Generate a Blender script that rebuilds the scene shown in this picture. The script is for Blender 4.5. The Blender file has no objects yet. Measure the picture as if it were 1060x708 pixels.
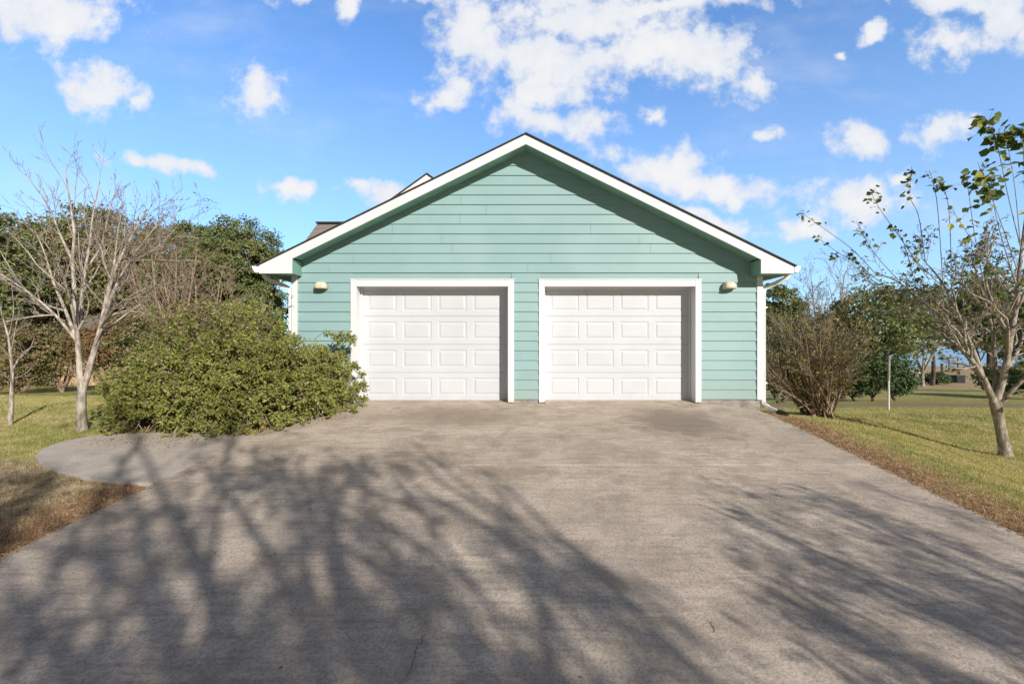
import bpy, math
import numpy as np
from mathutils import Vector
R = math.radians
S = bpy.context.scene
C = S.collection

# ------------------------------------------------------------------ camera, world, sun, exposure
F, CX, CY, HZ, CAMZ, D0 = 480.0, 530.0, 354.0, 356.0, 1.09, 8.57
cd = bpy.data.cameras.new('camera'); cam = bpy.data.objects.new('camera', cd); C.objects.link(cam)
cam.location = (0, 0, CAMZ); cam.rotation_euler = (R(90), 0, 0)
cd.sensor_width = 36; cd.lens = F / 1060 * 36; cd.shift_y = (HZ - CY) / 1060; cd.clip_start = .05; cd.clip_end = 6000
S.camera = cam
SX, SZ = .60, .52                      # shadow run sideways and down per metre away from the camera
EL = math.atan2(SZ, math.hypot(SX, 1)); 
sd = bpy.data.lights.new('sun', 'SUN'); sun = bpy.data.objects.new('sun', sd); C.objects.link(sun)
sun.rotation_euler = Vector((-SX, 1, -SZ)).to_track_quat('-Z', 'Y').to_euler()
sd.energy = 5.0; sd.angle = R(.45); sd.color = (1, .92, .825)
S.view_settings.view_transform = 'Standard'; S.view_settings.look = 'None'; S.view_settings.gamma = 1
S.view_settings.use_curve_mapping = False; S.view_settings.exposure = .06
S.cycles.use_denoising = True; S.cycles.max_bounces = 6; S.cycles.diffuse_bounces = 3; S.cycles.glossy_bounces = 2
S.cycles.transparent_max_bounces = 6

class NT:
    """small helper round a node tree"""
    def __init__(s, tree): s.t = tree; tree.nodes.clear()
    def n(s, typ, props=None, **ins):
        nd = s.t.nodes.new(typ)
        for k, v in (props or {}).items(): setattr(nd, k, v)
        for k, v in ins.items():
            key = int(k[1:]) if k[0] == 'i' and k[1:].isdigit() else k.replace('_', ' ')
            sock = nd.inputs[key]
            if isinstance(v, bpy.types.NodeSocket): s.t.links.new(v, sock)
            else:
                if hasattr(sock.default_value, '__len__') and hasattr(v, '__len__') and len(sock.default_value) == 4 and len(v) == 3: v = (*v, 1)
                sock.default_value = v
        return nd
    def m(s, op, a, b=0, c=0, clamp=False): return s.n('ShaderNodeMath', {'operation': op, 'use_clamp': clamp}, i0=a, i1=b, i2=c).outputs[0]
    def mix(s, f, a, b):
        return s.n('ShaderNodeMix', {'data_type': 'RGBA'}, i0=f, i6=a, i7=b).outputs[2]
    def ramp(s, f, lo, hi):
        return s.n('ShaderNodeMapRange', {'interpolation_type': 'SMOOTHSTEP'}, i0=f, i1=lo, i2=hi, i3=0., i4=1.).outputs[0]
    def noise(s, vec, scale, detail=4, rough=.55, dist=0):
        return s.n('ShaderNodeTexNoise', None, Vector=vec, Scale=scale, Detail=detail, Roughness=rough, Distortion=dist).outputs[0]

W = bpy.data.worlds.new('World'); S.world = W; W.use_nodes = True
k = NT(W.node_tree)
sky = k.n('ShaderNodeTexSky', {'sky_type': 'NISHITA', 'sun_disc': False, 'sun_elevation': EL,
      'sun_rotation': math.atan2(SX, -1), 'altitude': 10, 'air_density': 1.0, 'dust_density': .25, 'ozone_density': 3.0}).outputs[0]
gen = k.n('ShaderNodeTexCoord').outputs['Generated']
sp = k.n('ShaderNodeSeparateXYZ', None, Vector=gen)
dy = k.m('MAXIMUM', sp.outputs[1], .02)
pv = k.n('ShaderNodeCombineXYZ', None, X=k.m('DIVIDE', sp.outputs[0], dy), Y=k.m('DIVIDE', sp.outputs[2], dy), Z=0.).outputs[0]
# clouds: a flat layer of cumulus ahead of the garage, each one an ellipse of directions roughened by noise
w1 = k.n('ShaderNodeTexNoise', None, Vector=pv, Scale=9., Detail=5.).outputs['Color']
wv = k.n('ShaderNodeVectorMath', {'operation': 'SUBTRACT'}, i0=w1, i1=(.5, .5, .5)).outputs[0]
wv = k.n('ShaderNodeVectorMath', {'operation': 'SCALE'}, i0=wv, Scale=.11).outputs[0]
pd = k.n('ShaderNodeVectorMath', {'operation': 'ADD'}, i0=pv, i1=wv).outputs[0]
CL = [(48,12,85,38,0),(20,-5,80,40,0),(98,90,46,24,25),(140,104,14,12,0),(268,93,30,30,30),(165,168,56,10,8),(205,172,16,10,0),(303,191,30,13,0),
      (403,195,22,15,0),(372,199,22,9,0),(360,8,14,16,0),(492,30,46,50,-10),(600,20,98,36,0),(685,48,98,38,8),(570,68,95,34,0),(462,92,36,18,-20),
      (778,86,24,20,30),(740,66,50,26,20),(570,124,68,20,5),(560,95,60,18,0),(690,176,66,26,12),(745,196,76,17,10),(735,228,46,10,8),(799,143,18,10,0),
      (888,148,32,20,8),(890,208,60,22,0),(838,232,30,12,0),(985,44,36,22,-10),(975,140,36,22,0),(1045,15,34,34,0),(1056,42,14,16,0),
      (905,41,22,10,-22),(680,120,15,11,0),(925,186,20,10,0),(700,5,90,12,0),(530,-10,300,14,0),(985,-6,60,16,0),(862,60,8,6,0)]
mn = None
for (cx, cy, rx, ry, a) in CL:
    mp = k.n('ShaderNodeMapping', {'vector_type': 'TEXTURE'}, Vector=pd, Location=((cx-CX)/F, (HZ-cy)/F, 0), Rotation=(0, 0, R(-a)), Scale=(rx/F, ry/F, 1)).outputs[0]
    ln = k.n('ShaderNodeVectorMath', {'operation': 'LENGTH'}, i0=mp).outputs['Value']
    mn = ln if mn is None else k.n('ShaderNodeMath', {'operation': 'SMOOTH_MIN'}, i0=mn, i1=ln, i2=.15).outputs[0]
fb = k.noise(pv, 15., 9, .62)
fb2 = k.noise(pv, 5., 3, .5)
dn = k.m('ADD', k.m('SUBTRACT', 1.0, mn), k.m('MULTIPLY', k.m('SUBTRACT', fb, .5), 3.0))
dens = k.ramp(dn, -.30, .62)
thin = k.m('MULTIPLY', k.ramp(k.noise(k.n('ShaderNodeMapping', None, Vector=pv, Scale=(1., 2.2, 1.)).outputs[0], 2.4, 7, .6), .48, .8), .35)
dens = k.m('MAXIMUM', k.m('MULTIPLY', dens, .97), thin)
dens = k.m('MULTIPLY', dens, k.ramp(sp.outputs[1], .05, .2))
# unseen broken cloud, added overhead and behind the viewpoint to neutralise the blue fill
rear_fill = k.ramp(k.noise(gen, 2.6, 7, .6), .34, .48)
rear_fill = k.m('MULTIPLY', rear_fill, k.m('MAXIMUM', k.ramp(sp.outputs[1], .25, .05), k.ramp(sp.outputs[2], .68, .80)))
# haze near the horizon belongs to the sky itself
lum = k.ramp(k.m('ADD', dn, k.m('MULTIPLY', k.m('SUBTRACT', fb2, .5), 1.6)), 0., 1.5)
ccol = k.mix(lum, (7.6, 8.0, 8.7), (9.0, 8.9, 8.9))
hor = k.ramp(sp.outputs[2], .75, .0)
tint = k.n('ShaderNodeMix', {'data_type': 'RGBA', 'blend_type': 'MULTIPLY'}, i0=1., i6=sky, i7=(1.28, 1.90, 2.55, 1)).outputs[2]
tint = k.mix(k.m('MULTIPLY', hor, .48), tint, (5.6, 7.7, 9.6))
col = k.mix(dens, k.mix(rear_fill, tint, (1.7, 1.55, 1.4)), ccol)
bg = k.n('ShaderNodeBackground', None, Color=col, Strength=.1)
k.n('ShaderNodeOutputWorld', None, Surface=bg.outputs[0])

# ------------------------------------------------------------------ helpers
def tag(o, label=None, cat=None, group=None, kind=None):
    if label: o['label'] = label
    if cat: o['category'] = cat
    if group: o['group'] = group
    if kind: o['kind'] = kind
    return o
def empty(name, loc, label, cat, group=None):
    o = bpy.data.objects.new(name, None); C.objects.link(o); o.location = loc; o.empty_display_size = .2
    return tag(o, label, cat, group)
def link(name, me, mat, parent=None):
    o = bpy.data.objects.new(name, me); C.objects.link(o)
    if mat: me.materials.append(mat)
    if parent is not None:
        o.parent = parent; o.matrix_parent_inverse.translation = -Vector(parent.location)
    return o
def mesh(name, V, Fc, mat, parent=None, smooth=False):
    me = bpy.data.meshes.new(name); me.from_pydata([tuple(map(float, v)) for v in V], [], Fc); me.update()
    if smooth: me.polygons.foreach_set('use_smooth', [True] * len(me.polygons))
    return link(name, me, mat, parent)
def npmesh(name, V, Fa, mat, parent=None, smooth=False):
    """Fa: (n,3) or (n,4) integer array"""
    me = bpy.data.meshes.new(name); V = np.asarray(V, np.float32); Fa = np.asarray(Fa, np.int32)
    me.vertices.add(len(V)); me.vertices.foreach_set('co', V.ravel())
    n, q = Fa.shape
    me.loops.add(n * q); me.loops.foreach_set('vertex_index', Fa.ravel())
    me.polygons.add(n); me.polygons.foreach_set('loop_start', np.arange(n, dtype=np.int32) * q); me.polygons.foreach_set('loop_total', np.full(n, q, np.int32))
    me.polygons.foreach_set('use_smooth', np.full(n, bool(smooth))); me.update(calc_edges=True)
    return link(name, me, mat, parent)
def pt(px, py, Y): return np.array([(px - CX) * Y / F, Y, CAMZ + (HZ - py) * Y / F])
SL = .094
def plane(y): return -SL * (D0 - y)
def gnd(px, py):
    Y = (CAMZ + SL * D0) * F / (py - HZ + SL * F); return np.array([(px - CX) * Y / F, Y, plane(Y)])
class MB:
    def __init__(s): s.V = []; s.F = []
    def box(s, x0, x1, y0, y1, z0, z1):
        b = len(s.V); s.V += [(x, y, z) for z in (z0, z1) for (x, y) in ((x0, y0), (x1, y0), (x1, y1), (x0, y1))]
        s.F += [[b+i for i in f] for f in ((3,2,1,0),(4,5,6,7),(0,1,5,4),(1,2,6,5),(2,3,7,6),(3,0,4,7))]; return s
    def poly(s, pts): b = len(s.V); s.V += [tuple(p) for p in pts]; s.F.append(list(range(b, b+len(pts)))); return s
    def prism(s, prof, off):
        """prof: closed list of 3D points, off: extrusion vector"""
        b = len(s.V); n = len(prof); o = np.array(off, float)
        s.V += [tuple(p) for p in prof] + [tuple(np.array(p, float) + o) for p in prof]
        s.F += [list(range(b, b+n)), list(range(b+2*n-1, b+n-1, -1))] + [[b+i, b+n+i, b+n+(i+1) % n, b+(i+1) % n] for i in range(n)]; return s
    def sweep(s, path, w, d, up=(0, 0, 1), k=4, closed=True):
        """rectangular (k=4) or round tube along a path"""
        P = np.array(path, float); n = len(P); T = np.gradient(P, axis=0); T /= np.linalg.norm(T, axis=1)[:, None]
        b = len(s.V)
        A0 = np.array(up, float)
        for i in range(n):
            A = np.cross(T[i], A0); A /= max(np.linalg.norm(A), 1e-6); B = np.cross(A, T[i])
            for j in range(k):
                if k == 4: u, v = ((-1,-1),(1,-1),(1,1),(-1,1))[j]
                else: u, v = math.cos(2*math.pi*j/k), math.sin(2*math.pi*j/k)
                s.V.append(tuple(P[i] + A*u*w/2 + B*v*d/2))
        for i in range(n-1):
            for j in range(k): s.F.append([b+i*k+j, b+i*k+(j+1) % k, b+(i+1)*k+(j+1) % k, b+(i+1)*k+j])
        s.F += [list(range(b+k-1, b-1, -1)), list(range(b+(n-1)*k, b+n*k))]; return s
    def build(s, name, mat, parent=None, bevel=0, smooth=False):
        o = mesh(name, s.V, s.F, mat, parent, smooth)
        if bevel:
            m = o.modifiers.new('bevel', 'BEVEL'); m.width = bevel; m.segments = 2; m.limit_method = 'ANGLE'
        return o

# ------------------------------------------------------------------ materials
def mat(name, fn):
    m = bpy.data.materials.new(name); m.use_nodes = True; k = NT(m.node_tree); fn(k)
    return m
def out(k, bsdf, bump=None): k.n('ShaderNodeOutputMaterial', None, Surface=bsdf)
def pr(k, col, rough=.6, nrm=None, spec=.4, **kw):
    a = dict(Base_Color=col, Roughness=rough, **kw); b = k.n('ShaderNodeBsdfPrincipled', None, **a)
    b.inputs['Specular IOR Level'].default_value = spec
    if nrm is not None: k.t.links.new(nrm, b.inputs['Normal'])
    return b.outputs[0]
def bump(k, h, st=.3, dist=.01): return k.n('ShaderNodeBump', None, Height=h, Strength=st, Distance=dist).outputs[0]
def pos(k): return k.n('ShaderNodeNewGeometry').outputs['Position']
def simple(name, c, rough=.5, var=.12, scale=3., bsc=60., bst=.1, spec=.4, metal=0.):
    def fn(k):
        p = pos(k); n = k.noise(p, scale, 5)
        c2 = tuple(v * (1 - var) for v in c); c1 = tuple(min(1, v * (1 + var)) for v in c)
        out(k, pr(k, k.mix(k.ramp(n, .3, .7), c2, c1), rough, bump(k, k.noise(p, bsc, 3), bst, .004), spec, Metallic=metal))
    return mat(name, fn)
def fn_siding(k):
    p = pos(k); q = k.n('ShaderNodeMapping', None, Vector=p, Scale=(.35, 1., 5.57)).outputs[0]
    board = k.n('ShaderNodeNewGeometry').outputs['Random Per Island']
    n = k.noise(p, 1.1, 4); g = k.noise(k.n('ShaderNodeMapping', None, Vector=p, Scale=(4., 4., 60.)).outputs[0], 2., 3)
    c = k.mix(k.ramp(n, .3, .7), (.232, .388, .398), (.275, .434, .444))
    c = k.mix(k.m('MULTIPLY', board, .35), c, (.288, .44, .462))
    sz = k.n('ShaderNodeSeparateXYZ', None, Vector=p).outputs[2]
    dirt = k.m('MULTIPLY', k.ramp(k.m('ADD', sz, k.m('MULTIPLY', k.noise(p, 3, 4), .5)), 1., .15), .42)
    c = k.mix(dirt, c, (.30, .33, .27))
    out(k, pr(k, c, .55, bump(k, g, .25, .003), .35))
M = {}
M['siding'] = mat('siding', fn_siding)
def fn_white(k):
    p = pos(k); n = k.noise(p, 2.2, 5)
    sz = k.n('ShaderNodeSeparateXYZ', None, Vector=p).outputs[2]
    c = k.mix(k.ramp(n, .35, .75), (.70, .715, .74), (.745, .76, .78))
    d = k.m('MULTIPLY', k.ramp(k.m('ADD', sz, k.m('MULTIPLY', k.noise(p, 9, 5), .5)), .42, .18), .45)
    c = k.mix(d, c, (.42, .37, .31))
    out(k, pr(k, c, .5, bump(k, k.noise(p, 40, 3), .08, .003), .4))
M['white'] = mat('white_trim', fn_white)
def fn_door(k):
    p = pos(k)
    q = k.n('ShaderNodeMapping', None, Vector=p, Scale=(3., 1., 90.)).outputs[0]
    sz = k.n('ShaderNodeSeparateXYZ', None, Vector=p).outputs[2]
    c = k.mix(k.ramp(k.noise(p, 1.6, 5), .3, .7), (.55, .58, .625), (.59, .62, .66))
    d = k.m('MULTIPLY', k.ramp(k.m('ADD', sz, k.m('MULTIPLY', k.noise(p, 6, 5), .5)), .42, .12), .3)
    c = k.mix(d, c, (.45, .41, .36))
    out(k, pr(k, c, .42, bump(k, k.noise(q, 4, 3), .22, .002), .45))
M['door'] = mat('door_white', fn_door)
M['seal'] = simple('black_rubber', (.02, .02, .02), .7)
M['gutter'] = simple('gutter_white', (.73, .75, .77), .35, .05)
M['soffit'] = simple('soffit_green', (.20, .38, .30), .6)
M['shingle_edge'] = simple('shingle_edge', (.045, .040, .040), .9, .3, 20, 80, .5)
M['cream'] = simple('lamp_cream', (.66, .60, .48), .45, .12, 12)
M['lampdark'] = simple('lamp_underside', (.10, .11, .10), .5)
def fn_shingle(k):
    p = pos(k)
    q = k.n('ShaderNodeMapping', None, Vector=p, Scale=(1., 1., 1.)).outputs[0]
    b = k.n('ShaderNodeTexBrick', {'offset': .5}, Vector=k.n('ShaderNodeMapping', None, Vector=p, Rotation=(R(90), 0, 0)).outputs[0], Scale=4., Mortar_Size=.02, Brick_Width=1.2, Row_Height=.28, Color1=(.27, .235, .21, 1), Color2=(.34, .30, .27, 1), Mortar=(.07, .06, .055, 1)).outputs[0]
    n = k.noise(p, 60, 3)
    c = k.mix(k.m('MULTIPLY', k.ramp(n, .3, .7), .4), b, (.11, .10, .09))
    out(k, pr(k, c, .9, bump(k, n, .5, .01), .2))
M['shingle'] = mat('shingles', fn_shingle)
def fn_found(k):
    p = pos(k); n = k.noise(p, 5, 6, .6)
    c = k.mix(k.ramp(n, .3, .7), (.22, .205, .185), (.38, .36, .33))
    out(k, pr(k, c, .9, bump(k, k.noise(p, 45, 4), .6, .008), .2))
M['found'] = mat('foundation_concrete', fn_found)
def fn_conc(k, wash=None):
    p = pos(k)
    big = k.noise(p, .55, 5, .6); mid = k.noise(p, 2.6, 6, .65, .4); fine = k.noise(p, 55., 4, .7); gr = k.noise(p, 190., 2, .7)
    # brushed finish and tyre sweeps: streaks along the drive
    st = k.noise(k.n('ShaderNodeMapping', None, Vector=p, Rotation=(0, 0, R(3)), Scale=(2.6, .35, 1.)).outputs[0], 1.5, 6, .65)
    c = k.mix(k.ramp(big, .32, .68), (.57, .475, .385), (.70, .605, .505))
    c = k.mix(k.m('MULTIPLY', k.ramp(mid, .40, .66), .6), c, (.315, .262, .215))
    c = k.mix(k.m('MULTIPLY', k.ramp(st, .5, .75), .45), c, (.60, .54, .47))
    br = k.noise(k.n('ShaderNodeMapping', None, Vector=p, Scale=(1.2, 9., 1.)).outputs[0], 2.2, 5, .6)
    c = k.mix(k.m('MULTIPLY', k.ramp(br, .46, .68), .50), c, (.29, .235, .19))
    c = k.mix(k.m('MULTIPLY', k.ramp(fine, .44, .62), .48), c, (.20, .165, .135))
    pit = k.noise(p, 26., 5, .75)
    c = k.mix(k.m('MULTIPLY', k.ramp(pit, .52, .68), .38), c, (.22, .18, .145))
    blot = k.noise(p, 1.3, 7, .7, .8)
    c = k.mix(k.m('MULTIPLY', k.ramp(blot, .50, .66), .42), c, (.25, .195, .15))
    c = k.mix(k.m('MULTIPLY', k.ramp(gr, .5, .72), .5), c, (.68, .62, .55))
    # oily patch run out of the right-hand bay
    s2 = k.n('ShaderNodeVectorMath', {'operation': 'LENGTH'}, i0=k.n('ShaderNodeMapping', {'vector_type': 'TEXTURE'}, Vector=p, Location=(2.6, 7.3, -.1), Rotation=(0, 0, R(12)), Scale=(.9, 1.2, 10.)).outputs[0]).outputs['Value']
    st2 = k.m('MULTIPLY', k.ramp(k.m('ADD', s2, k.m('MULTIPLY', k.m('SUBTRACT', mid, .5), 2.4)), 1.1, .3), .75)
    c = k.mix(st2, c, (.21, .17, .14))
    s3 = k.n('ShaderNodeVectorMath', {'operation': 'LENGTH'}, i0=k.n('ShaderNodeMapping', {'vector_type': 'TEXTURE'}, Vector=p, Location=(-1.0, 7.6, -.1), Rotation=(0, 0, R(-8)), Scale=(1.2, .7, 10.)).outputs[0]).outputs['Value']
    c = k.mix(k.m('MULTIPLY', k.ramp(k.m('ADD', s3, k.m('MULTIPLY', k.m('SUBTRACT', mid, .5), 2.6)), 1.1, .4), .6), c, (.27, .21, .17))
    # curved tyre scrubs
    for (qx, qy, rr) in ((3.6, 3.8, 2.9), (4.0, 4.1, 3.3), (-5.2, 6.2, 3.6), (-4.6, 4.6, 2.6), (6.2, 5.2, 4.7)):
        L = k.n('ShaderNodeVectorMath', {'operation': 'LENGTH'}, i0=k.n('ShaderNodeVectorMath', {'operation': 'MULTIPLY'}, i0=k.n('ShaderNodeVectorMath', {'operation': 'SUBTRACT'}, i0=p, i1=(qx, qy, 0)).outputs[0], i1=(1, 1, 0)).outputs[0]).outputs['Value']
        e = k.m('ABSOLUTE', k.m('SUBTRACT', k.m('ADD', L, k.m('MULTIPLY', k.m('SUBTRACT', big, .5), .3)), rr))
        c = k.mix(k.m('MULTIPLY', k.m('MULTIPLY', k.ramp(e, .07, .01), k.ramp(mid, .42, .6)), .16), c, (.5, .46, .41))
    if wash: c = k.mix(.42, c, wash)
    h = k.m('ADD', k.m('MULTIPLY', fine, .7), k.m('MULTIPLY', gr, .3))
    out(k, pr(k, c, .88, bump(k, h, .75, .010), .25))
M['concrete'] = mat('driveway_concrete', fn_conc)
M['concrete2'] = mat('path_concrete', lambda k: fn_conc(k, (.52, .50, .47)))
M['crack'] = simple('crack_dirt', (.05, .042, .035), .95)
def lawn_color(k):
    p = pos(k); s = k.n('ShaderNodeSeparateXYZ', None, Vector=p); x, y = s.outputs[0], s.outputs[1]
    n1 = k.noise(p, .5, 4); n2 = k.noise(p, 3.2, 5, .65); n3 = k.noise(p, 14., 4, .65)
    g = k.mix(k.ramp(n1, .35, .65), (.260, .295, .075), (.400, .375, .120))
    g = k.mix(k.m('MULTIPLY', k.ramp(n2, .42, .64), .8), g, (.56, .46, .24))
    er = k.m('SUBTRACT', x, k.m('ADD', 3.93, k.m('MULTIPLY', y, .05)))
    el = k.m('SUBTRACT', k.m('SUBTRACT', k.m('MULTIPLY', y, .05), 3.95), x)
    wob = k.m('MULTIPLY', k.m('SUBTRACT', n2, .5), 1.3)
    br = k.m('MULTIPLY', k.ramp(k.m('ADD', er, wob), .85, .25), k.ramp(er, -.3, 0.))
    bl = k.m('MULTIPLY', k.ramp(k.m('ADD', y, wob), 5.9, 5.2), k.ramp(x, -3., -3.6))
    patch = k.ramp(k.m('ABSOLUTE', k.m('SUBTRACT', k.m('ADD', y, k.m('MULTIPLY', wob, 3.)), 17.5)), 2.6, .8)
    patch = k.m('MULTIPLY', patch, k.ramp(x, 6., 10.))
    far = k.ramp(y, 30., 44.)
    straw = k.mix(k.ramp(n3, .35, .65), (.32, .17, .095), (.62, .48, .30))
    dead = k.mix(k.ramp(n3, .3, .7), (.26, .195, .125), (.60, .48, .32))
    redd = k.ramp(k.m('ADD', el, k.m('MULTIPLY', wob, .3)), .8, .2)
    c = k.mix(br, g, straw)
    c = k.mix(k.m('MULTIPLY', patch, .8), c, (.34, .25, .15))
    c = k.mix(far, c, (.46, .35, .19))
    c = k.mix(bl, c, k.mix(k.m('MULTIPLY', redd, .7), dead, (.30, .14, .08)))
    return c, n3
def fn_ground(k):
    c, n3 = lawn_color(k); p = pos(k)
    c = k.mix(k.m('MULTIPLY', k.ramp(k.noise(p, 30, 4, .7), .45, .7), .5), c, (.11, .10, .05))
    out(k, pr(k, c, .95, bump(k, k.noise(p, 25, 5, .7), .9, .03), .1))
M['ground'] = mat('ground', fn_ground)
def fn_blade(k):
    c, n3 = lawn_color(k); r = k.n('ShaderNodeNewGeometry').outputs['Random Per Island']
    c = k.mix(k.m('MULTIPLY', r, .40), c, (.56, .50, .25))
    hs = k.n('ShaderNodeHueSaturation', None, Color=c, Value=k.m('ADD', .75, k.m('MULTIPLY', r, .7))).outputs[0]
    a = pr(k, hs, .7, None, .2); t = k.n('ShaderNodeBsdfTranslucent', None, Color=hs).outputs[0]
    out(k, k.n('ShaderNodeMixShader', None, i0=.3, i1=a, i2=t).outputs[0])
M['blade'] = mat('grass_blades', fn_blade)
def leafmat(name, a, b, c=None, cf=.12, tr=.28, rough=.5, spec=.35):
    def fn(k):
        r = k.n('ShaderNodeNewGeometry').outputs['Random Per Island']; p = pos(k)
        n = k.noise(p, 1.3, 3)
        x = k.mix(k.m('ADD', k.m('MULTIPLY', r, .6), k.m('MULTIPLY', k.m('SUBTRACT', n, .3), .8)), a, b)
        if c: x = k.mix(k.ramp(k.m('FRACT', k.m('MULTIPLY', r, 17.3)), 1 - cf, 1 - cf + .02), x, c)
        A = pr(k, x, rough, None, spec); t = k.n('ShaderNodeBsdfTranslucent', None, Color=x).outputs[0]
        out(k, k.n('ShaderNodeMixShader', None, i0=tr, i1=A, i2=t).outputs[0])
    return mat(name, fn)
def barkmat(name, a, b, sc=8):
    def fn(k):
        p = pos(k); q = k.n('ShaderNodeMapping', None, Vector=p, Scale=(1, 1, .35)).outputs[0]
        n = k.noise(q, sc, 5, .65)
        out(k, pr(k, k.mix(k.ramp(n, .35, .65), a, b), .85, bump(k, k.noise(q, sc*5, 4), .6, .01), .2))
    return mat(name, fn)
M['bark_pale'] = barkmat('bark_pale', (.22, .185, .155), (.56, .51, .45), 15)
M['bark_mid'] = barkmat('bark_mid', (.17, .14, .115), (.44, .39, .33), 16)
M['bark_grey'] = barkmat('bark_grey', (.24, .20, .17), (.48, .42, .37), 9)
M['bark_dark'] = barkmat('bark_dark', (.05, .04, .033), (.14, .115, .09), 5)
M['bark_brown'] = barkmat('bark_brown', (.20, .14, .105), (.40, .30, .23), 9)
M['twig_red'] = barkmat('twig_red', (.34, .25, .20), (.60, .47, .38), 9)
M['oak'] = leafmat('oak_leaves', (.11, .155, .050), (.28, .33, .125), (.36, .31, .14), .12)
M['olive'] = leafmat('olive_leaves', (.120, .140, .048), (.280, .290, .115), (.38, .27, .15), .24)
M['shrub'] = leafmat('shrub_leaves', (.135, .175, .036), (.400, .430, .110), (.40, .31, .16), .12, .3, .42)
M['brush'] = leafmat('brush_leaves', (.21, .155, .085), (.38, .29, .16), (.16, .19, .06), .3)
M['russet'] = leafmat('russet_leaves', (.20, .095, .055), (.36, .21, .11), (.15, .17, .05), .3)
M['dark'] = leafmat('dark_leaves', (.045, .090, .034), (.115, .180, .065), (.16, .18, .06), .08, .2)
M['big'] = leafmat('large_leaves', (.060, .110, .024), (.170, .225, .050), (.32, .34, .07), .2, .3, .4)
M['straw'] = leafmat('straw', (.33, .17, .09), (.64, .50, .32), (.22, .11, .06), .25, .1)
M['grey_brush'] = leafmat('grey_twigs', (.22, .19, .17), (.40, .36, .33), None, 0, .1)

# ------------------------------------------------------------------ terrain
TY = [-400, -6, D0 - 1.2, D0, 10, 12, 15, 25, 40, 80, 110, 135, 700, 900, 4000]
RZ = [-1.45, plane(-6), plane(D0-1.2), -.17, -.40, -.64, -.97, -1.8, -2.6, -3.6, -4.05, -5.6, -5.6, -3.6, -2.]
TYL = [-400, -6, D0 - .2, D0 + 1, 13, 20, 40, 80, 110, 135, 700, 900, 4000]
LZ = [-1.45, plane(-6), plane(D0-.2), -.10, -.43, -.85, -1.6, -2.8, -3.4, -5.6, -5.6, -3.6, -2.]
def hash2(x, y, s): return np.sin(x*s*1.7 + 1.3*np.sin(y*s*1.1+.7)) * np.cos(y*s*1.3 + 1.1*np.sin(x*s*.9+2.))
def G(x, y):
    x = np.asarray(x, float); y = np.asarray(y, float)
    r = np.interp(y, TY, RZ); l = np.interp(y, TYL, LZ); t = np.clip((x + 2) / 5.5, 0, 1); t = t*t*(3-2*t)
    z = l*(1-t) + r*t - .035
    q = np.clip((x - 4.6)/3.4, 0, 1); wy = np.clip((10.4 - y)/2.9, 0, 1); z = z - .58*q*q*(3-2*q)*wy*wy*(3-2*wy)
    z = z + .008*hash2(x, y, 3.1) + .006*hash2(x+5, y-3, 7.3)
    return z + np.clip((np.hypot(x, y)-12)/40, 0, 1) * .12*hash2(x, y, .35)
def sgrid(a, n, p): t = np.linspace(-1, 1, n); return np.sign(t)*(np.abs(t)**p)*a
xs = np.unique(np.concatenate([sgrid(3000, 161, 4.2), np.arange(-14, 14, .14)]))
ys = np.unique(np.concatenate([np.linspace(-400, -6, 20), np.arange(-6, 16, .14), 16 + (np.linspace(0, 1, 120)**3.2)*3900]))
X, Y = np.meshgrid(xs, ys); Z = G(X, Y)
nx, ny = len(xs), len(ys); idx = np.arange(nx*ny).reshape(ny, nx)
Fq = np.stack([idx[:-1, :-1], idx[:-1, 1:], idx[1:, 1:], idx[1:, :-1]], -1).reshape(-1, 4)
o = npmesh('ground', np.stack([X, Y, Z], -1).reshape(-1, 3), Fq, M['ground'], smooth=True); tag(o, kind='structure')
def fn_water(k):
    p = pos(k); n = k.noise(k.n('ShaderNodeMapping', None, Vector=p, Scale=(.4, 1., 1.)).outputs[0], .9, 5)
    out(k, pr(k, (.10, .16, .22), .22, bump(k, n, .35, .3), .5))
M['water'] = mat('lake_water', fn_water)
o = mesh('lake', [(-2600, 108, -4.2), (2600, 108, -4.2), (2600, 880, -4.2), (-2600, 880, -4.2)], [[0, 1, 2, 3]], M['water']); tag(o, kind='structure')

# ------------------------------------------------------------------ driveway slabs, joints cut between them
def eL(y): return -3.95 + .05*y
def eR(y): return 3.93 + .05*y
def slab(pts, th=.12):
    m = MB(); m.prism([(x, y, plane(y) - .12) for x, y in pts], (0, 0, th)); return m
drive = MB()
def add(m, pts):
    b = len(m.V); n = len(pts)
    m.V += [(x, y, plane(y) - .14) for x, y in pts] + [(x, y, plane(y)) for x, y in pts]
    m.F += [list(range(b+n, b+2*n)), list(range(b+n-1, b-1, -1))] + [[b+i, b+(i+1) % n, b+n+(i+1) % n, b+n+i] for i in range(n)]
g = .007
for (a, b) in ((-9, -3.1), (-3.1, 1.15), (1.15, 5.35), (5.35, D0 - .004)):
    rp = [(eR(a+g), a+g), (eR(b-g), b-g)]
    if b > 8: rp = [(eR(a+g), a+g), (eR(7.6), 7.6), (4.25, 7.95), (4.08, 8.2), (3.82, 8.4), (3.50, b-g)]
    add(drive, [(eL(a+g), a+g)] + rp + [(eL(b-g), b-g)])
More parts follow.
